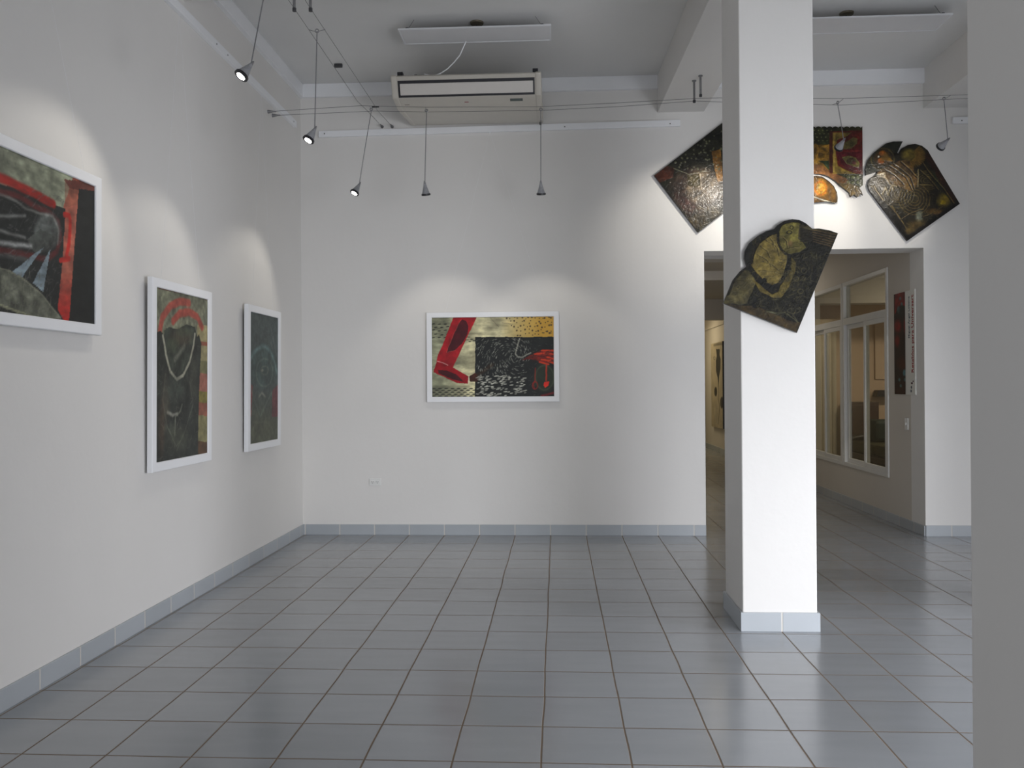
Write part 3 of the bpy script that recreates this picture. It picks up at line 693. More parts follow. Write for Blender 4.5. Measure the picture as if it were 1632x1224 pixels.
def d_diamond(A):
    c = A.conv; r = random.Random(21)
    A.img[:] = (30, 30, 20); A.mottle(0.8, 14, 41)
    A.poly([(48, 578), (180, 480), (260, 500), (240, 600), (110, 650)], (74, 34, 22), 0.7, 0.8)
    A.ell(480, 740, 260, 230, (70, 52, 44), 0.5, 0.9, mott=0.7)
    A.poly([(250, 760), (330, 780), (470, 900), (430, 1000), (390, 1000)], (72, 42, 36), 0.8, 0.7)
    A.ell(540, 700, 170, 170, (112, 98, 78), 0.35, 0.9, mott=0.8)  # pale blob is a glint painted into the plate colour
    A.poly([(380, 570), (510, 560), (520, 700), (400, 680)], (74, 64, 34), 0.4)
    A.line([(520, 560), (532, 715)], 0.008, (215, 200, 175), 0.95, 0.8); A.line([(250, 505), (400, 565), (580, 530)], 0.006, (150, 150, 120), 0.7)
    A.line([(620, 840), (700, 960)], 0.006, (190, 185, 165), 0.8); A.line([(500, 890), (590, 940), (700, 960)], 0.006, (150, 140, 100), 0.7)
    A.poly([(640, 330), (730, 310), (760, 640), (700, 640), (655, 450)], (132, 92, 38), 0.5)
    A.ell(480, 1050, 110, 60, (92, 74, 42), 0.6, 0.9, mott=0.7); A.ell(640, 960, 90, 70, (84, 72, 50), 0.5, 0.8, mott=0.7)
    for i in range(110):
        x = r.uniform(220, 900); y = r.uniform(120, 520)
        if y < 578-(x-48)*0.772+30: continue
        p = c(x, y); A.dash(p[0], p[1], 0, 0.020, 0.020, (116, 116, 88), 0.75)
    for i in range(260):
        x = r.gauss(560, 110); y = r.gauss(730, 110); p = c(x, y); g = r.uniform(120, 200)
        A.dash(p[0], p[1], r.uniform(0, 3.1), r.uniform(0.015, 0.04), 0.008, (g, g*0.92, g*0.82), 0.6)
    for i in range(90):
        p = c(r.uniform(350, 600), r.uniform(880, 1130)); g = r.uniform(70, 140); A.dash(p[0], p[1], r.uniform(0, 3.1), 0.05, 0.006, (g, g*0.85, g*0.6), 0.5)
def d_eyes(A):
    c = A.conv; r = random.Random(22)
    A.img[:] = (44, 46, 24); A.mottle(0.7, 16, 51)
    for row in range(4):
        for k in range(14):
            p = c(-460+k*58+row*20, 150+row*46); A.dash(p[0], p[1], 0, 0.017, 0.014, (118, 122, 76), 0.8)
    A.poly([(-500, 340), (60, 350), (270, 340), (280, 700), (180, 640), (50, 720), (-500, 720)], (128, 96, 34), 0.5)
    for (x, y, rx, ry) in ((200, 410, 60, 50), (150, 480, 70, 60), (80, 420, 40, 80), (-120, 480, 80, 90)):
        A.ell(x, y, rx, ry, (176, 128, 42), ring=0.25, alpha=0.8); A.ell(x, y, rx*0.5, ry*0.5, (84, 62, 24), 0.4, 0.8)
    A.poly([(100, 560), (180, 590), (270, 690), (260, 560)], (44, 56, 34), 0.5)
    A.poly([(50, 610), (170, 620), (300, 720), (500, 790), (560, 900), (470, 930), (330, 820), (200, 745), (50, 735), (-500, 700)], (126, 84, 46), 0.4)
    A.poly([(275, 170), (715, 150), (715, 750), (275, 720)], (96, 30, 22), 0.35)
    A.poly([(310, 180), (570, 180), (500, 230), (370, 280), (350, 420), (380, 620), (480, 680), (640, 740), (310, 735)], (136, 112, 46), 0.45)
    A.line([(335, 200), (330, 700)], 0.02, (170, 142, 66), 0.8); A.line([(290, 180), (290, 710)], 0.03, (72, 34, 20), 0.9)
    A.poly([(365, 420), (715, 400), (715, 700), (560, 690), (430, 600), (375, 500)], (84, 24, 30), 0.35)
    A.poly([(430, 380), (480, 310), (590, 245), (650, 260), (640, 330), (560, 395), (470, 405)], (104, 92, 50), 0.4); A.ell(540, 325, 70, 42, (70, 64, 34), 0.3, 0.9)
    A.poly([(435, 510), (520, 490), (620, 520), (675, 590), (665, 650), (600, 640), (500, 600)], (112, 100, 54), 0.4); A.ell(560, 565, 60, 42, (64, 50, 34), 0.3, 0.9); A.ell(600, 590, 26, 24, (100, 50, 54), 0.4, 0.8)
    A.line([(380, 430), (715, 430)], 0.02, (128, 40, 34), 0.7)
    A.poly([(390, 745), (640, 735), (718, 740), (718, 880), (690, 925), (600, 880), (480, 790)], (54, 58, 32), 0.5)
    for k in range(6): A.ell(520+(k % 3)*65, 780+(k//3)*70, 22, 22, (120, 124, 82), 0.5, 0.8)
    A.poly([(480, 860), (600, 880), (680, 930), (720, 1020), (640, 1050), (550, 1050), (470, 935), (380, 860)], (104, 84, 42), 0.4)
    for (xa, ya, xb, yb) in ((560, 950, 552, 1045), (610, 940, 640, 1045), (650, 930, 715, 1020)): A.line([(xa, ya), (xb, yb)], 0.012, (60, 46, 26), 0.7)
def d_drum(A):
    A.img[:] = (100, 72, 32); A.mottle(0.4, 16, 61)
    A.ell(60, 900, 330, 240, (132, 92, 34), 0.5, 0.8)
    A.ell(150, 930, 95, 110, (196, 134, 36), 0.5, 1.0); A.ell(150, 930, 80, 90, (214, 120, 24), ring=0.2); A.ell(155, 930, 48, 60, (222, 166, 58), ring=0.3); A.ell(130, 900, 30, 34, (220, 176, 70), 0.5)
    A.line([(55, 770), (180, 785), (260, 835), (330, 905), (370, 990), (372, 1110)], 0.014, (60, 44, 22), 0.9)
    A.line([(-60, 1035), (65, 1045), (230, 1105), (330, 1128)], 0.012, (232, 226, 205), 0.95)
def d_bird(A):
    c = A.conv; r = random.Random(23)
    A.img[:] = (38, 34, 20); A.mottle(0.6, 14, 71)
    A.poly([(60, 445), (60, 380), (150, 210), (270, 120), (443, 98), (385, 215), (300, 170), (200, 180), (140, 260), (130, 350), (180, 400)], (34, 38, 28), 0.3)
    A.ell(235, 280, 120, 110, (98, 82, 42), ring=0.1, alpha=0.9); A.ell(235, 270, 90, 80, (70, 48, 20), 0.3, 0.9)
    A.ell(235, 222, 34, 26, (160, 90, 26), 0.4); A.ell(218, 302, 34, 28, (156, 84, 24), 0.4); A.ell(195, 255, 9, 9, (235, 230, 210), 0.5)
    A.poly([(180, 420), (260, 370), (400, 300), (520, 280), (560, 400), (600, 520), (540, 620), (420, 570), (300, 520), (200, 480)], (92, 68, 38), 0.8)
    for k in range(16):
        a = -0.9+k*0.16; x, y = 520, 250
        A.line([(x+50*math.cos(a), y+50*math.sin(a)), (x+150*math.cos(a), y+120*math.sin(a))], 0.014, (124, 92, 36), 0.8, 0.9)
    A.ell(500, 235, 70, 60, (116, 100, 40), 0.6, 0.9)
    for k in range(9):
        a = 2.2+k*0.22; A.line([(330, 300), (330+110*math.cos(a), 300-100*abs(math.sin(a)))], 0.012, (130, 96, 34), 0.6, 0.9)
    A.poly([(90, 545), (110, 480), (200, 430), (250, 480), (330, 540), (440, 600), (400, 720), (300, 760), (200, 720), (110, 610)], (66, 56, 38), 0.5)
    for pts in (((180, 440), (260, 420), (265, 470), (200, 450)), ((230, 640), (265, 570), (290, 650), (330, 550), (345, 600)), ((150, 560), (180, 620), (240, 700)), ((120, 560), (160, 650), (230, 740)), ((270, 480), (310, 540), (380, 560))):
        A.line(pts, 0.013, (206, 186, 150), 0.85, 0.9)
    A.poly([(200, 430), (255, 415), (262, 470), (215, 470)], (214, 198, 168), 0.2, 0.8)
    for k, rad in enumerate((40, 70, 100, 130, 160)):
        A.ell(400, 640, rad, rad*0.9, (104, 92, 54), ring=0.10*70/rad, alpha=0.85)
        A.ell(560, 690, rad, rad, (116, 92, 40), ring=0.10*70/rad, alpha=0.75)
        A.ell(690, 500, rad*0.9, rad*0.6, (110, 88, 40), ring=0.11*70/rad, alpha=0.75)
    A.line([(600, 390), (600, 560)], 0.010, (170, 150, 100), 0.8); A.line([(610, 540), (760, 548)], 0.010, (130, 110, 60), 0.8)
    A.line([(760, 400), (800, 540), (900, 600)], 0.03, (44, 58, 38), 0.8, 1.2); A.line([(700, 250), (960, 690)], 0.05, (52, 20, 12), 0.7, 1.0)
    A.ell(862, 705, 60, 60, (150, 124, 26), 0.9, 0.9); A.ell(855, 725, 26, 22, (196, 166, 20), 0.6)
    A.ell(612, 880, 34, 75, (150, 156, 138), 0.9, 0.8); A.ell(590, 950, 90, 40, (104, 82, 40), 0.8, 0.8); A.ell(780, 820, 90, 30, (120, 84, 34), 0.8, 0.8, rot=-0.4); A.ell(520, 1020, 80, 40, (110, 88, 44), 0.8, 0.7)
    A.line([(330, 760), (450, 940)], 0.012, (120, 100, 56), 0.8)
    for pts in (((100, 600), (490, 1115)), ((490, 1115), (1025, 742))): A.line(pts, 0.06, (16, 12, 9), 0.9, 0.8)
    for pts in (((300, 350), (380, 400), (470, 470), (540, 600)), ((340, 330), (430, 390), (520, 470), (560, 590)), ((260, 390), (360, 450), (450, 540)), ((420, 310), (500, 380), (580, 470)), ((640, 330), (720, 440), (860, 600), (960, 740)), ((610, 400), (700, 480), (800, 600)), ((300, 770), (380, 860), (470, 1000)), ((420, 900), (520, 840), (640, 800)), ((640, 880), (740, 840), (860, 760))):
        A.line(pts, 0.010, (26, 22, 14), 0.9, 0.7); A.line([(x+12, y-8) for x, y in pts], 0.006, (150, 124, 66), 0.7, 0.8)
    for i in range(200):
        p = c(r.uniform(100, 850), r.uniform(400, 1000)); g = r.uniform(70, 130); A.dash(p[0], p[1], r.uniform(0, 3.1), 0.03, 0.005, (g, g*0.85, g*0.5), 0.5)
def d_column(A):
    c = A.conv; r = random.Random(24)
    A.img[:] = (30, 29, 19); A.mottle(0.6, 16, 81)
    A.poly([(15, 878), (110, 650), (180, 565), (245, 515), (300, 560), (330, 660), (300, 760), (240, 880), (120, 880)], (88, 80, 48), 0.6, 0.9)
    A.poly([(300, 640), (480, 770), (560, 720), (680, 560), (680, 430), (725, 480), (720, 560), (660, 720), (580, 820), (500, 820), (380, 770)], (106, 92, 42), 0.5, 0.9)
    A.poly([(280, 500), (310, 400), (360, 300), (440, 230), (540, 190), (560, 340), (620, 400), (660, 410), (650, 480), (600, 620), (545, 720), (480, 715), (420, 660), (340, 580)], (124, 108, 54), 0.4)
    A.poly([(555, 190), (590, 120), (660, 85), (760, 92), (800, 150), (760, 240), (830, 340), (790, 390), (700, 405), (640, 390), (570, 330)], (112, 104, 50), 0.4)
    A.poly([(760, 110), (820, 95), (890, 150), (1050, 165), (1135, 195), (1080, 345), (930, 290), (800, 285), (745, 250)], (64, 58, 36), 0.4)
    for k in range(9): A.line([(770, 150+k*15), (900, 175+k*14), (1115-k*6, 215+k*16)], 0.007, (24, 22, 16), 0.8)
    for k in range(6): A.line([(890, 165+k*22), (1110-k*8, 205+k*24)], 0.005, (112, 88, 52), 0.7)
    A.line([(550, 190), (548, 280), (580, 350), (620, 395), (665, 412), (760, 395), (830, 350)], 0.014, (20, 19, 14), 0.95)
    A.line([(660, 425), (650, 480), (625, 580), (560, 690), (490, 725), (430, 690), (415, 650)], 0.022, (18, 18, 14), 0.95)
    A.line([(560, 700), (545, 750), (490, 775), (430, 730), (300, 590), (260, 530)], 0.016, (20, 19, 14), 0.95)
    A.line([(535, 185), (440, 225), (360, 290), (310, 390), (290, 480)], 0.016, (22, 20, 14), 0.95); A.line([(500, 215), (400, 270), (345, 350), (320, 430)], 0.006, (150, 132, 70), 0.6)
    A.line([(515, 150), (430, 178), (340, 230), (265, 300), (228, 370), (225, 440), (250, 520)], 0.045, (22, 24, 18), 0.9)
    A.line([(245, 515), (180, 565), (110, 650), (60, 780)], 0.022, (24, 22, 14), 0.9); A.line([(545, 115), (610, 78), (690, 62), (760, 70), (820, 100)], 0.03, (22, 20, 14), 0.9)
    A.ell(682, 138, 17, 17, (30, 28, 22), ring=0.4); A.ell(656, 186, 24, 18, (28, 26, 22), ring=0.4)
    A.ell(668, 295, 26, 26, (140, 108, 70), 0.8, 0.7); A.ell(180, 840, 60, 45, (104, 98, 66), ring=0.3, alpha=0.7)
    A.poly([(15, 878), (180, 900), (330, 900), (500, 980), (700, 1060), (780, 1060), (735, 1165), (400, 1030)], (78, 62, 34), 0.4, 0.9)
    A.line([(440, 960), (520, 975), (620, 965)], 0.008, (110, 110, 84), 0.8); A.line([(640, 980), (740, 1060), (700, 1000)], 0.006, (130, 126, 90), 0.7); A.ell(700, 950, 60, 25, (118, 114, 90), ring=0.2, alpha=0.6)
    for (xa, ya, xb, yb) in ((380, 320, 470, 430), (430, 260, 520, 350), (350, 400, 480, 520), (500, 300, 560, 420), (470, 240, 500, 330), (400, 470, 560, 560), (360, 560, 600, 600), (420, 620, 560, 640), (590, 230, 640, 330), (620, 350, 760, 330)):
        A.line([(xa, ya), ((xa+xb)/2+14, (ya+yb)/2-10), (xb, yb)], 0.006, (62, 54, 28), 0.8, 0.8); A.line([(xa+14, ya+4), ((xa+xb)/2+26, (ya+yb)/2-8), (xb+10, yb+6)], 0.004, (176, 158, 96), 0.6, 0.8)
    for (x, y, q) in ((685, 515, 14), (670, 575, 18), (640, 640, 15), (300, 690, 20), (255, 640, 12), (600, 740, 14), (160, 720, 16), (730, 640, 22), (800, 560, 26), (770, 760, 24)):
        A.ell(x, y, q, q, (132, 120, 76), ring=0.35, alpha=0.7)
    A.ell(330, 885, 35, 40, (12, 12, 10), 0.3)
    for i in range(420):
        x = r.uniform(330, 1050); y = r.uniform(380, 1000)
        if x < 560 and y < 780: continue
        p = c(x, y); g = r.uniform(52, 110); A.dash(p[0], p[1], r.uniform(0, 3.1), r.uniform(0.02, 0.06), 0.005, (g, g*0.93, g*0.6), 0.55)
    for i in range(140):
        p = c(r.uniform(300, 620), r.uniform(220, 680)); g = r.uniform(120, 165); A.dash(p[0], p[1], r.uniform(0, 3.1), r.uniform(0.02, 0.05), 0.004, (g, g*0.86, g*0.5), 0.4)

WP = -0.030
c1 = cv(1035, 190, 6.44, 'y', WP)
cutout('square dark carved panel hung on its corner left of the column top', [(48, 578), (800, -2), (1252, 582), (500, 1163)], c1, WP, 0.018, d_diamond, 0.0032, M['relief'])
c2 = cv(1290, 190, 8.44, 'y', WP)
top = [(-520, 112)]
x = -520
while x < 690: top += [(x+12, 100), (x+38, 96), (x+62, 104), (x+72, 118)]; x += 76
cutout('brown carved panel with scalloped top and red window with two eyes, right of the column', top+[(712, 95), (718, 890), (672, 925), (698, 960), (720, 1022), (690, 1000), (668, 1035), (642, 1050), (602, 1018), (572, 1030), (553, 1050), (530, 990), (480, 945), (400, 890), (340, 830), (250, 772), (150, 742), (50, 735), (-520, 735)], c2, WP, 0.018, d_eyes, 0.003, M['relief'], gain=0.85)
cutout('small ochre half-disc carved piece below the scalloped panel', [(-60, 790), (20, 765), (100, 758), (180, 775), (260, 830), (330, 900), (370, 980), (381, 1060), (376, 1112), (345, 1130), (220, 1108), (60, 1124), (-90, 1120), (-140, 950)], c2, WP, 0.018, d_drum, 0.003, M['relief'], gain=0.85)
c3 = cv(1370, 210, 6.444, 'y', WP)
cutout('bird-headed dark carved panel near the right wall end', [(443, 98), (387, 214), (397, 226), (430, 172), (495, 136), (570, 124), (640, 143), (700, 190), (740, 260), (1030, 740), (490, 1120), (240, 790), (100, 602), (83, 548), (98, 490), (150, 452), (178, 430), (182, 408), (65, 446), (59, 385), (85, 290), (150, 210), (270, 120), (345, 100)], c3, WP, 0.018, d_bird, 0.0032, M['relief'])
CP = CY0-0.032
c4 = cv(1150, 340, 6.118, 'y', CP)
cutout('olive and black carved bird panel hung tilted on the front of the column', [(15, 878), (60, 770), (110, 650), (180, 565), (245, 515), (221, 440), (226, 370), (270, 290), (350, 222), (430, 176), (515, 150), (545, 115), (610, 74), (690, 57), (760, 65), (820, 95), (885, 150), (950, 148), (1050, 165), (1135, 195), (735, 1165)], c4, CP, 0.018, d_column, 0.0020, M['reliefdull'], 0.004, gain=0.74)

# flower canvas at the end of the corridor
fr = thing('canvas_painting', 'tall pale canvas with a black flower at the end of the corridor', 'painting', (CW0-0.03, 9.75, 0.51))
obj('stretcher', MB().box(CW0-0.05, CW0-0.004, 9.12, 10.35, 0.51, 2.275), M['black'], fr, 0.004)
cf = cv(1118, 540, 5.82, 'x', CW0-0.052)
A = Art(9.12, 10.35, 0.51, 2.275, 0.009, lambda x, y: cf(x, y), (176, 164, 138)); A.mottle(0.12, 8, 91)
A.poly([(135, 95), (170, 95), (168, 150), (178, 190), (176, 280), (165, 340), (158, 460), (150, 360), (135, 300), (133, 200), (142, 160)], (16, 16, 16), 0.1)
A.line([(158, 440), (160, 560), (168, 640), (155, 790)], 0.03, (20, 20, 18), 0.9); A.ell(132, 490, 13, 42, (36, 32, 26), 0.3); A.ell(188, 592, 15, 52, (30, 26, 22), 0.3)
A.line([(115, 60), (150, 50), (200, 45)], 0.05, (70, 66, 56), 0.5); A.ell(120, 180, 8, 14, (90, 84, 70), ring=0.4); A.line([(140, 620), (130, 720), (150, 790)], 0.04, (150, 150, 146), 0.7)
A.mesh('painted_canvas', lambda a, b, h: np.stack([np.full_like(a, CW0-0.052), a, b], 1), M['print'], fr)

# exhibition sign on the corridor wall
sg = thing('exhibition_sign', 'vertical exhibition sign, red artwork beside a white strip of red lettering', 'sign', (CW0-0.01, 0.41, 1.293))
cs = cv(1415, 450, 6.446, 'x', CW0-0.014)
obj('sign_board', MB().box(CW0-0.012, CW0, 0.172, 0.655, 1.293, 2.288), M['paper'], sg, 0.001)
A = Art(0.385, 0.652, 1.296, 2.285, 0.005, cs, (34, 22, 22)); A.mottle(0.3, 12, 95)
A.poly([(70, 90), (195, 80), (200, 250), (150, 230), (110, 250), (70, 330)], (120, 6, 14), 0.4); A.ell(100, 450, 35, 60, (126, 10, 18), 0.8); A.ell(185, 450, 22, 90, (132, 12, 20), 0.8); A.ell(95, 600, 24, 60, (110, 10, 16), 0.8)
A.ell(150, 830, 60, 60, (74, 24, 14), 0.9, 0.7); A.poly([(70, 1040), (205, 1010), (205, 1170), (70, 1170)], (46, 20, 14), 0.3)
for (x, y) in ((127, 165), (142, 222), (118, 1000), (175, 1000), (132, 1062)): A.ell(x, y, 11, 18, (84, 130, 130), 0.5, 0.8)
A.ell(108, 280, 14, 36, (80, 124, 128), 0.6, 0.8); A.ell(170, 930, 16, 34, (84, 132, 140), 0.6, 0.9); A.ell(130, 300, 30, 60, (22, 38, 38), 0.8, 0.6)
A.mesh('red_artwork', lambda a, b, h: np.stack([np.full_like(a, CW0-0.0135), a, b], 1), M['print'], sg)
def text_mesh(name, body, size, m, parent, loc, rot, label=None, width=None):
    cu = bpy.data.curves.new(name, 'FONT'); cu.body = body; cu.size = size; cu.extrude = 0.0006; cu.offset = size*0.012; cu.resolution_u = 3
    tmp = bpy.data.objects.new(name+'_t', cu); COL.objects.link(tmp)
    dg = bpy.context.evaluated_depsgraph_get(); me = bpy.data.meshes.new_from_object(tmp.evaluated_get(dg))
    bpy.data.objects.remove(tmp)
    xs = [v.co.x for v in me.vertices]; wd_ = max(xs)-min(xs)
    R = Matrix.Translation(Vector(loc)-wloc(parent)) @ rot.to_4x4()
    if width: R = R @ Matrix.Diagonal((width/wd_, 1, 1, 1))
    me.transform(R); me.materials.clear(); me.materials.append(m)
    o = bpy.data.objects.new(name, me); COL.objects.link(o); o.parent = parent
    return o
# text runs upwards: local x -> +z, local y -> +y (left as seen), normal -> -x
Rt = Matrix(((0, 0, -1), (0, 1, 0), (1, 0, 0))) 
Rt = Matrix(((0.0, 0.0, -1.0), (0.0, 1.0, 0.0), (1.0, 0.0, 0.0))).to_3x3()
# columns are the images of x, y, z
Rt = Matrix(((0.0, 0.0, -1.0), (0.0, 1.0, 0.0), (1.0, 0.0, 0.0)))
text_mesh('title_lettering', 'Retablos para Universart', 0.075, M['redink'], sg, (CW0-0.0125, 0.200, 1.500), Rt, width=0.735)
text_mesh('name_lettering', 'Miguel \u00c1ngel Lobaina', 0.048, M['greyink'], sg, (CW0-0.0125, 0.285, 1.83), Rt, width=0.40)
lg = MB(); lg.box(CW0-0.0135, CW0-0.012, 0.225, 0.262, 1.395, 1.412); lg.box(CW0-0.0135, CW0-0.012, 0.205, 0.225, 1.415, 1.428)
obj('emblem', lg, M['darkink'], sg)
lg = MB(); lg.lathe([(0, 0.014), (0.0015, 0.014)], (CW0-0.012, 0.255, 1.365), (-1, 0, 0)); lg.lathe([(0, 0.014), (0.0015, 0.014)], (CW0-0.012, 0.262, 1.330), (-1, 0, 0))
obj('emblem', lg, M['greyink'], sg)

# light switch and wall socket
sw = thing('light_switch', 'white light switch on the corridor wall below the exhibition sign', 'switch', (CW0, 0.39, 0.955))
obj('switch_plate', MB().box(CW0-0.010, CW0, 0.352, 0.425, 0.955, 1.070), M['plate'], sw, 0.003)
obj('toggle', MB().prism([(CW0-0.020, 1.000), (CW0-0.010, 1.000), (CW0-0.010, 1.026), (CW0-0.014, 1.026)], 'y', 0.382, 0.395), M['plate'], sw)
so = thing('wall_socket', 'white double wall socket low on the back wall', 'socket', (0.338, 0, 0.466))
obj('socket_plate', MB().box(0.282, 0.395, -0.008, 0, 0.466, 0.536), M['plate'], so, 0.003)
for sx in (0.315, 0.362):
    f = obj('outlet', MB().lathe([(0, 0.017), (0.003, 0.016)], (sx, -0.008, 0.501), (0, -1, 0), 20), M['plate'], so)
    h = MB(); h.box(sx-0.009, sx-0.0065, -0.0122, -0.010, 0.499, 0.509); h.box(sx+0.0065, sx+0.009, -0.0122, -0.010, 0.499, 0.509); h.box(sx-0.003, sx+0.003, -0.0122, -0.010, 0.489, 0.494)
    obj('slot', h, M['slot'], f)

# ------------------------------------------------------------------ picture rails (white trunking)
def rail(label, mb, scr, group=None):
    r = tag(obj('picture_rail', mb, M['railw'], None, 0.003, at=Vector(mb.v[0])), label, 'rail', 'white picture rails')
    for (p, ax) in scr: 
        obj('screw', MB().lathe([(0, 0.006), (0.002, 0.005)], p, ax, 10), M['dark'], r)
    return r
a = onY(508, 219, -0.02); b = onY(1084, 201, -0.02)
rb = MB(); zl, zr = a.z, b.z
rb.add([(a.x,-0.03,zl),(b.x,-0.03,zr),(b.x,0,zr),(a.x,0,zl),(a.x,-0.03,zl+0.058),(b.x,-0.03,zr+0.058),(b.x,0,zr+0.058),(a.x,0,zl+0.058)], [(0,3,2,1),(4,5,6,7),(0,1,5,4),(1,2,6,5),(2,3,7,6),(3,0,4,7)])
rail('long white rail along the back wall below the air conditioner', rb, [((onY(q, w, -0.03).x, -0.03, onY(q, w, -0.03).z), (0, -1, 0)) for q, w in ((517, 213), (900, 202), (1068, 197))])
rl = MB().box(XL, XL+0.03, -7.0, -0.21, 3.815, 3.875)
rail('white rail along the top of the left wall', rl, [((XL+0.03, y, 3.845), (1, 0, 0)) for y in (-0.30, -2.05, -1.85, -3.6)])
p = onY(1518, 197, -0.02)
rail('short white rail on the back wall at the right wall end', MB().box(p.x, 7.6, -0.03, 0, p.z, p.z+0.058), [((onY(1533, 192, -0.03).x, -0.03, onY(1533, 192, -0.03).z), (0, -1, 0))])
tag(obj('rail_hook', MB().lathe([(0, 0.004), (0.02, 0.004), (0.022, 0.010), (0.026, 0.010)], (hk.x, 0.0, hk.z), (0, -1, 0), 10), M['white'], None, at=(hk.x, 0, hk.z)), 'tiny white hook under the back rail holding the picture wires', 'hook')

# ------------------------------------------------------------------ tension cables
def cable(label, pts, ends, group):
    r = tag(obj('tension_cable', MB().tube(pts, 0.0018, 6), M['wire'], None, 0, True, at=pts[0]), label, 'cable', group)
    for (p, ax) in ends:
        obj('cable_anchor', MB().lathe([(0, 0.016), (0.012, 0.014), (0.05, 0.006), (0.07, 0.005)], p, ax, 14), M['steel'], r, 0, True)
    return r
yf, yb_ = -0.922, -0.812
front = [onX(427, 178, XL)] + [onY(q, w, yf) for q, w in ((575, 168.5), (680, 171), (862, 170), (985, 164), (1116, 156.5), (1148, 156), (1339, 157), (1508, 152))]
front.append(front[-1] + (front[-1]-front[-2])*3.0)
back_ = [onX(434, 184, XL)] + [onY(q, w, yb_) for q, w in ((598, 177), (680, 178.5), (862, 176), (985, 170), (1108, 161), (1148, 162.5), (1339, 167.5), (1508, 158.5))]
back_.append(back_[-1] + (back_[-1]-back_[-2])*3.0)
cable('front steel cable of the pair spanning the room along the back wall', front, [(front[0], (1, 0, 0))], 'lighting cables along the back wall')
cable('rear steel cable of the pair spanning the room along the back wall', back_, [(back_[0], (1, 0, 0))], 'lighting cables along the back wall')
A1 = [Vector((0.427, 0, 3.872)), Vector((0.478, -0.86, 3.742)), Vector((0.452, -1.10, 3.742)), Vector((0.456, -2.767, 3.752)), Vector((0.456, -7.0, 3.75))]
A2 = [Vector((0.523, 0, 3.870)), Vector((0.566, -0.86, 3.742)), Vector((0.572, -1.10, 3.738)), Vector((0.556, -2.767, 3.752)), Vector((0.556, -7.0, 3.75))]
cable('left steel cable of the pair running from the back wall towards the camera', A1, [(A1[0], (0, -1, 0))], 'lighting cables along the left side')
cable('right steel cable of the pair running from the back wall towards the camera', A2, [(A2[0], (0, -1, 0))], 'lighting cables along the left side')
def standoff(label, x, y, z, top, group):
    r = thing('cable_standoff', label, 'bracket', (x, y, top), group)
    obj('rod', MB().tube([(x, y, top), (x, y, z-0.012)], 0.009, 12), M['steel'], r, 0, True)
    obj('flange', MB().lathe([(0, 0.018), (0.008, 0.018)], (x, y, top), (0, 0, -1), 14), M['steel'], r)
    obj('clamp', MB().lathe([(0, 0.012), (0.02, 0.012)], (x, y, z-0.018), (0, 0, 1), 12), M['dark'], r)
standoff('steel standoff rod under the beam, the right one of two', 3.262, yf, 3.786, BZ, 'cable standoffs under the beams')
standoff('steel standoff rod under the beam, the left one of two', 3.228, yb_, 3.776, BZ, 'cable standoffs under the beams')
standoff('steel standoff rod at the top edge, left of the hanging cables', 0.456, -2.767, 3.752, BZ, 'cable standoffs under the beams')
standoff('steel standoff rod at the top edge, right of the hanging cables', 0.556, -2.760, 3.752, BZ, 'cable standoffs under the beams')
sp_ = onZ(598, 170, 3.752)
tag(obj('cable_spacer', MB().tube([(sp_.x-0.03, yf+0.004, sp_.z), (sp_.x+0.03, yf+0.004, sp_.z)], 0.006, 8), M['black'], None, at=(sp_.x, yf, sp_.z)), 'small black spacer clip where the two cable pairs cross', 'clip')

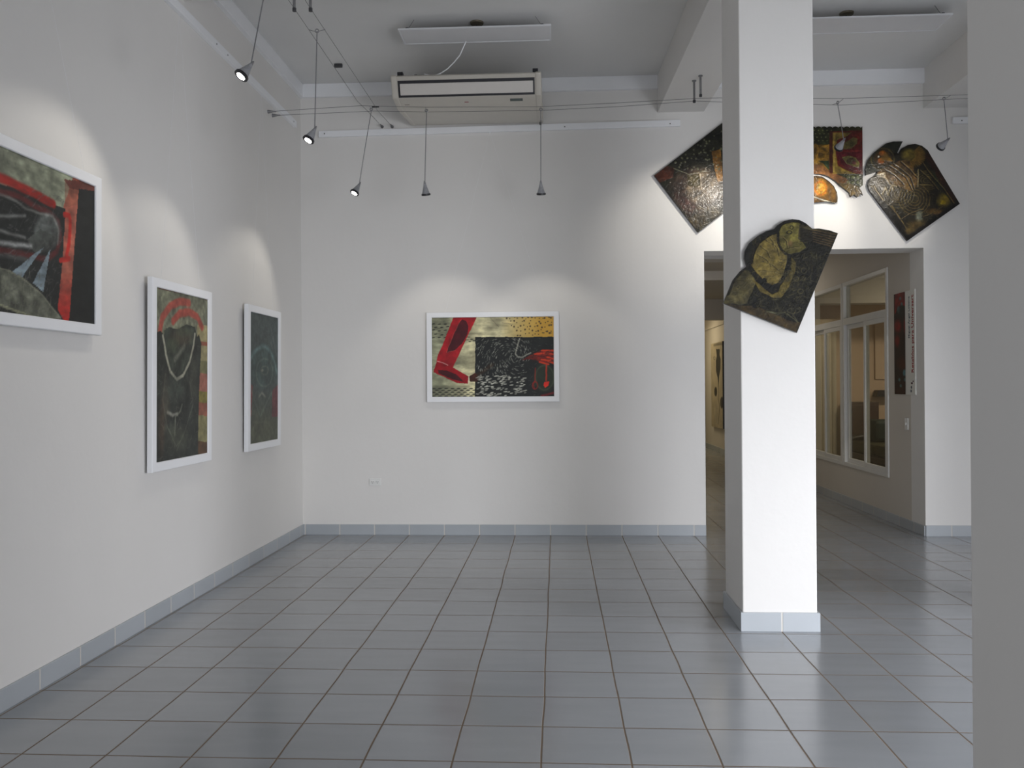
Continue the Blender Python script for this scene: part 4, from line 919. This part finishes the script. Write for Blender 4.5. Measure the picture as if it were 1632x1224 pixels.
# ------------------------------------------------------------------ hanging spotlights
def spot(label, p_a, p_b, tip, aim, lit, power, cone=1.05, blend=0.5, seen=True):
    """p_a,p_b: where the crossbar grips the two cables; tip: bottom end of the stem; aim: point the lamp faces"""
    p_a, p_b, tip, aim = Vector(p_a), Vector(p_b), Vector(tip), Vector(aim)
    mid = (p_a+p_b)/2 - Vector((0, 0, 0.008))
    d = (aim-tip).normalized()
    r = thing('hanging_spotlight', label, 'spotlight', mid, 'spotlights hanging from the cables')
    obj('crossbar', MB().tube([p_a, (p_a+mid)/2+Vector((0,0,-0.004)), mid+Vector((0,0,-0.006)), (p_b+mid)/2+Vector((0,0,-0.002)), p_b], 0.0022, 6), M['steel'], r, 0, True)
    ring = MB(); n = (p_b-p_a).normalized().cross(Vector((0,0,1))).normalized() if abs((p_b-p_a).x) > 0.03 else Vector((0, -1, 0))
    side = n.cross(Vector((0,0,1)))
    ring.tube([mid + side*0.011*math.cos(t) + Vector((0,0,1))*0.011*math.sin(t) for t in [2*math.pi*k/16 for k in range(17)]], 0.004, 6, cap=False)
    obj('ring', ring, M['steel'], r, 0, True)
    obj('stem', MB().tube([mid-Vector((0,0,0.012)), (mid+tip)/2, tip], 0.0034, 8), M['steel'], r, 0, True)
    obj('swivel', MB().lathe([(-0.025, 0.004), (-0.01, 0.008), (0.0, 0.010), (0.02, 0.011)], tip, d, 12), M['steel'], r, 0, True)
    prof = [(0.0, 0.010), (0.012, 0.013)]
    for k in range(7):
        h = 0.016+k*0.0095; rr = 0.0135+k*0.0028
        prof += [(h, rr), (h+0.006, rr+0.0024), (h+0.0075, rr+0.0006)]
    prof += [(0.084, 0.034)]
    obj('shade', MB().lathe(prof, tip, d, 28), M['lampgrey'], r, 0, True)
    obj('rim', MB().lathe([(0.080, 0.033), (0.082, 0.038), (0.094, 0.039), (0.0965, 0.035), (0.0965, 0.025), (0.090, 0.024)], tip, d, 28), M['black'], r, 0, True)
    obj('lens', MB().lathe([(0.090, 0.024), (0.0965, 0.0235), (0.098, 0.018), (0.0985, 0.004)], tip, d, 28), M['lens'] if lit else M['lensoff'], r, 0, True)
    if power:
        l = bpy.data.lights.new('lamp_beam', 'SPOT'); l.energy = power; l.spot_size = cone; l.spot_blend = blend; l.shadow_soft_size = 0.022
        l.color = (1.0, 0.94, 0.84)
        o = bpy.data.objects.new('lamp_beam', l); COL.objects.link(o); o.parent = r
        o.location = tip + d*0.112 - wloc(r); o.rotation_euler = d.to_track_quat('-Z', 'Y').to_euler()
    return r
def onA(y): return (0.455, y, 3.75), (0.565, y, 3.748)
def onB(x, dx=0.0):
    def z(P, x):
        for a, b in zip(P[:-1], P[1:]):
            if a.x <= x <= b.x: return a.z+(b.z-a.z)*(x-a.x)/(b.x-a.x)
        return 3.75
    return (x+dx, yf, z(front, x+dx)), (x-dx, yb_, z(back_, x-dx))
def ahead(p, d): return tuple(Vector(p)+Vector(d))
t1 = onY(400, 103, -3.44); t2 = onY(501.5, 206, -2.44); t3 = onY(572.5, 294, -0.86); t4 = onY(677, 293, -0.87); t5 = onY(862, 292, -0.87)
C8 = 1.44
spot('lit cone spotlight nearest the camera, at the upper left by the rail', *onA(-3.36), t1, ahead(t1, (-0.44, -0.40, -0.80)), True, 12, C8)
spot('lit cone spotlight hanging just left of the end of the back rail', *onA(-2.46), t2, ahead(t2, (-0.36, -0.34, -0.86)), True, 12, C8)
spot('lit cone spotlight tilted left, the leftmost one in front of the back rail', *onB(0.515), t3, ahead(t3, (-0.36, -0.36, -0.85)), True, 12, C8)
spot('grey cone spotlight seen from behind, hanging below the left part of the air conditioner', *onB(0.985), t4, ahead(t4, (0.06, 0.32, -0.94)), True, 12, C8)
spot('grey cone spotlight seen from behind, hanging below the right end of the air conditioner', *onB(1.948), t5, ahead(t5, (0.02, 0.32, -0.94)), True, 12, C8)
spot('spotlight hanging in front of the scalloped carved panel', *onB(4.385, 0.03), (4.43, -0.87, 3.40), (4.26, 0.0, 2.95), True, 26, 1.5, 0.6)
spot('spotlight at the far right aimed at the bird-headed panel', *onB(5.235, 0.03), (5.262, -0.87, 3.385), (5.02, 0.0, 3.02), True, 14, 1.3, 0.7)
spot('spotlight hidden behind the column, lighting the square carved panel', *onB(3.75), (3.74, -0.87, 3.35), (3.38, 0.0, 2.95), True, 25, 1.4, 0.6)

# ------------------------------------------------------------------ air conditioner
AX0, AX1 = 0.712, 1.955
ac = thing('air_conditioner', 'ivory ceiling-suspended air conditioner at the top of the back wall', 'air conditioner', (1.33, -0.5, 3.79))
zc_ = lambda py, y: onY(745, py, y).z
E0 = (-0.72, zc_(172.5, -0.72)); E1 = (-0.95, zc_(153.5, -0.95)); E2 = (-1.01, zc_(125.5, -1.01)); E3 = (-1.03, zc_(119.5, -1.03))
prof = [(-0.05, 3.862), E0, (-0.76, E0[1]+0.006), E1, E2, E3, (-1.015, E3[1]+0.014), (-0.97, E3[1]+0.018), (-0.05, E3[1]+0.02)]
obj('casing', MB().prism(prof, 'x', AX0+0.045, AX1-0.045), M['acw'], ac)
prof2 = [(-0.045, 3.858), (E0[0], E0[1]-0.006), (-0.78, E0[1]+0.002), (E1[0]-0.008, E1[1]-0.006), (E2[0]-0.010, E2[1]), (E3[0]-0.010, E3[1]), (-1.02, E3[1]+0.020), (-0.97, E3[1]+0.025), (-0.045, E3[1]+0.027)]
for xa, xb in ((AX0, AX0+0.05), (AX1-0.05, AX1)): obj('end_cap', MB().prism(prof2, 'x', xa, xb), M['acw'], ac, 0.012, True, seg=3)
# outlet mouth follows the sloping front
p0 = Vector(E2); p1 = Vector(E1)
dv = (p1-p0).normalized(); nv = Vector((dv.y, -dv.x))
if nv.x > 0: nv = -nv
def slopebox(xa, xb, t0, t1, n0, n1):
    P = [p0+dv*t0+nv*n0, p0+dv*t1+nv*n0, p0+dv*t1+nv*n1, p0+dv*t0+nv*n1]
    return MB().prism([(q.x, q.y) for q in P], 'x', xa, xb)
Lm = (p1-p0).length
obj('air_outlet', slopebox(AX0+0.055, AX1-0.055, 0.002, Lm-0.002, -0.02, 0.003), M['black'], ac)
obj('flap', slopebox(AX0+0.072, AX1-0.068, 0.026, Lm-0.020, -0.01, 0.010), M['acflap'], ac, 0.003)
def onac(px): return onY(px, 163, -0.87).x
def slopebox2(xa, xb, ta, tb):
    # lies on the lower fascia between the crease and the outlet
    f0 = Vector((-0.76, E0[1]+0.006)); f1 = Vector(E1); d = f1-f0; n = Vector((d.y, -d.x)).normalized()
    if n.y > 0: n = -n
    P = [f0+d*ta-n*0.01, f0+d*tb-n*0.01, f0+d*tb+n*0.0015, f0+d*ta+n*0.0015]
    return MB().prism([(q.x, q.y) for q in P], 'x', xa, xb)
q = onac(823); obj('display', slopebox2(q-0.053, q+0.053, 0.40, 0.66), M['acdisp'], ac)
q = onac(743); obj('logo', slopebox2(q-0.017, q+0.017, 0.37, 0.46), mat('faded_red_print', s2l((150, 95, 95)), 0.4), ac)
q = onac(647); obj('logo', slopebox2(q-0.02, q+0.02, 0.26, 0.31), mat('faded_brown_print', s2l((120, 105, 95)), 0.4), ac)
for bx in (onY(637, 121, -1.0).x, onY(853, 113, -1.0).x):
    obj('mounting_bracket', MB().box(bx-0.022, bx+0.022, -0.99, -0.94, E3[1]+0.018, E3[1]+0.055), M['black'], ac)
    obj('mounting_bracket', MB().box(bx-0.012, bx+0.012, -0.20, -0.16, E3[1]+0.018, 4.285), M['steel'], ac)
kx = onY(862, 196, -0.07).x
obj('drain_clip', MB().box(kx-0.012, kx+0.006, -0.09, -0.06, 3.835, 3.865), M['dark'], ac)
# ------------------------------------------------------------------ suspended light panels
def panel(label, x0, x1, y0, y1, z, hooks, tilt=0.0):
    cx, cy = (x0+x1)/2, (y0+y1)/2
    r = thing('ceiling_light_panel', label, 'ceiling light', (cx, cy, ZC), 'suspended light panels')
    fm = MB(); w = 0.012
    fm.box(x0, x1, y0, y0+w, z, z+0.012); fm.box(x0, x1, y1-w, y1, z, z+0.012); fm.box(x0, x0+w, y0+w, y1-w, z, z+0.012); fm.box(x1-w, x1, y0+w, y1-w, z, z+0.012)
    obj('frame', fm, M['panelframe'], r)
    obj('diffuser', MB().box(x0+w, x1-w, y0+w, y1-w, z+0.003, z+0.010), M['diffuser'], r)
    obj('driver_box', MB().box(cx-0.15, cx+0.15, cy-0.03, cy+0.03, z+0.012, z+0.035), M['dark'], r)
    for hx in (x0+0.07, x1-0.07):
        for hy in (y0+0.03, y1-0.03): obj('suspension_wire', MB().tube([(hx, hy, z+0.010), (cx+(hx-cx)*0.9, hy, ZC)], 0.0015, 5), M['dark'], r)
        obj('clip', MB().box(hx-0.010, hx+0.010, y0+0.004, y0+0.03, z+0.012, z+0.020), M['dark'], r)
    rose = MB(); hx = hooks
    rose.lathe([(0, 0.055), (0.012, 0.052), (0.018, 0.015)], (hx, cy-0.03, ZC), (0, 0, -1), 18)
    obj('ceiling_rose', rose, M['hook'], r)
    obj('cord', MB().tube([(hx, cy-0.03, ZC-0.015), (hx-0.012, cy-0.02, (ZC+z)/2), (hx, cy, z+0.03)], 0.004, 6), M['dark'], r, 0, True)
    return r
panel('slim light panel hanging from the ceiling above the air conditioner', 0.842, 2.040, -1.378, -1.090, 4.195, 1.452)
panel('slim light panel hanging from the ceiling right of the column', 3.89, 5.088, -1.355, -1.058, 4.198, 4.335)
pts = [(740, 72, -1.10), (733, 88, -1.08), (724, 99, -1.05), (713, 110, -1.02), (702, 117, -0.99), (690, 121.5, -0.97), (676, 123, -0.95)]
cp = [onY(a, b, y) for a, b, y in pts]
cp = [Vector((cp[0].x+0.02, -1.12, 4.206))] + cp[1:]
cp[-1] = Vector((cp[-1].x, -0.93, 4.012))
tag(obj('power_cord', MB().tube(cp, 0.0045, 8), M['white'], None, 0, True, at=cp[0]), 'white cord looping from the light panel down to the air conditioner', 'cord')
tag(obj('ceiling_box', MB().prism([(0.105, -0.512), (0.172, -0.512), (0.176, -0.500), (0.172, -0.478), (0.105, -0.478), (0.101, -0.500)], 'z', ZC-0.028, ZC), M['dark'], None, 0.004, at=(0.138, -0.497, ZC)), 'small dark fitting on the ceiling between the left cables', 'fitting')

# ------------------------------------------------------------------ shop window and added street door (behind the view)
def glazing(n, x0, x1, z0, z1, y, lab):
    r = thing('window_%d' % n, lab, 'window', ((x0+x1)/2, y, z0)); r['kind'] = 'structure'
    fm = MB(); w = 0.05
    fm.box(x0+w, x1-w, y-0.03, y+0.03, z0, z0+w); fm.box(x0+w, x1-w, y-0.03, y+0.03, z1-w, z1); fm.box(x0, x0+w, y-0.03, y+0.03, z0, z1); fm.box(x1-w, x1, y-0.03, y+0.03, z0, z1)
    obj('window_frame', fm, M['alu'], r)
    obj('pane', MB().box(x0+w, x1-w, y-0.003, y+0.003, z0+w, z1-w), M['glass'], r)
glazing(3, 3.85, 6.15, 0.0, 2.55, -8.35, 'tall shop window beside the near wall end')
glazing(4, -0.1, 1.9, 0.0, 2.7, -11.15, 'unseen glazed street door added behind the camera')
for (nm, lab, x, y, zc, sx, sy) in (('added_ceiling_lamp', 'unseen white ceiling lamp added for the office light', 8.0, 3.0, 3.1, 0.5, 0.2), ('added_ceiling_lamp', 'unseen white ceiling lamp added in the near corridor', 4.4, 3.4, 3.1, 0.45, 0.15), ('added_ceiling_lamp', 'unseen white ceiling lamp added at the corridor end', 4.3, 10.2, 3.1, 0.5, 0.15)):
    tag(obj(nm, MB().box(x-sx, x+sx, y-sy, y+sy, zc-0.05, zc), M['diffuser'], None, 0.005, at=(x, y, zc)), lab, 'ceiling lamp', 'unseen corridor and office lamps')  # unseen fixtures added to go with the warm fill lights
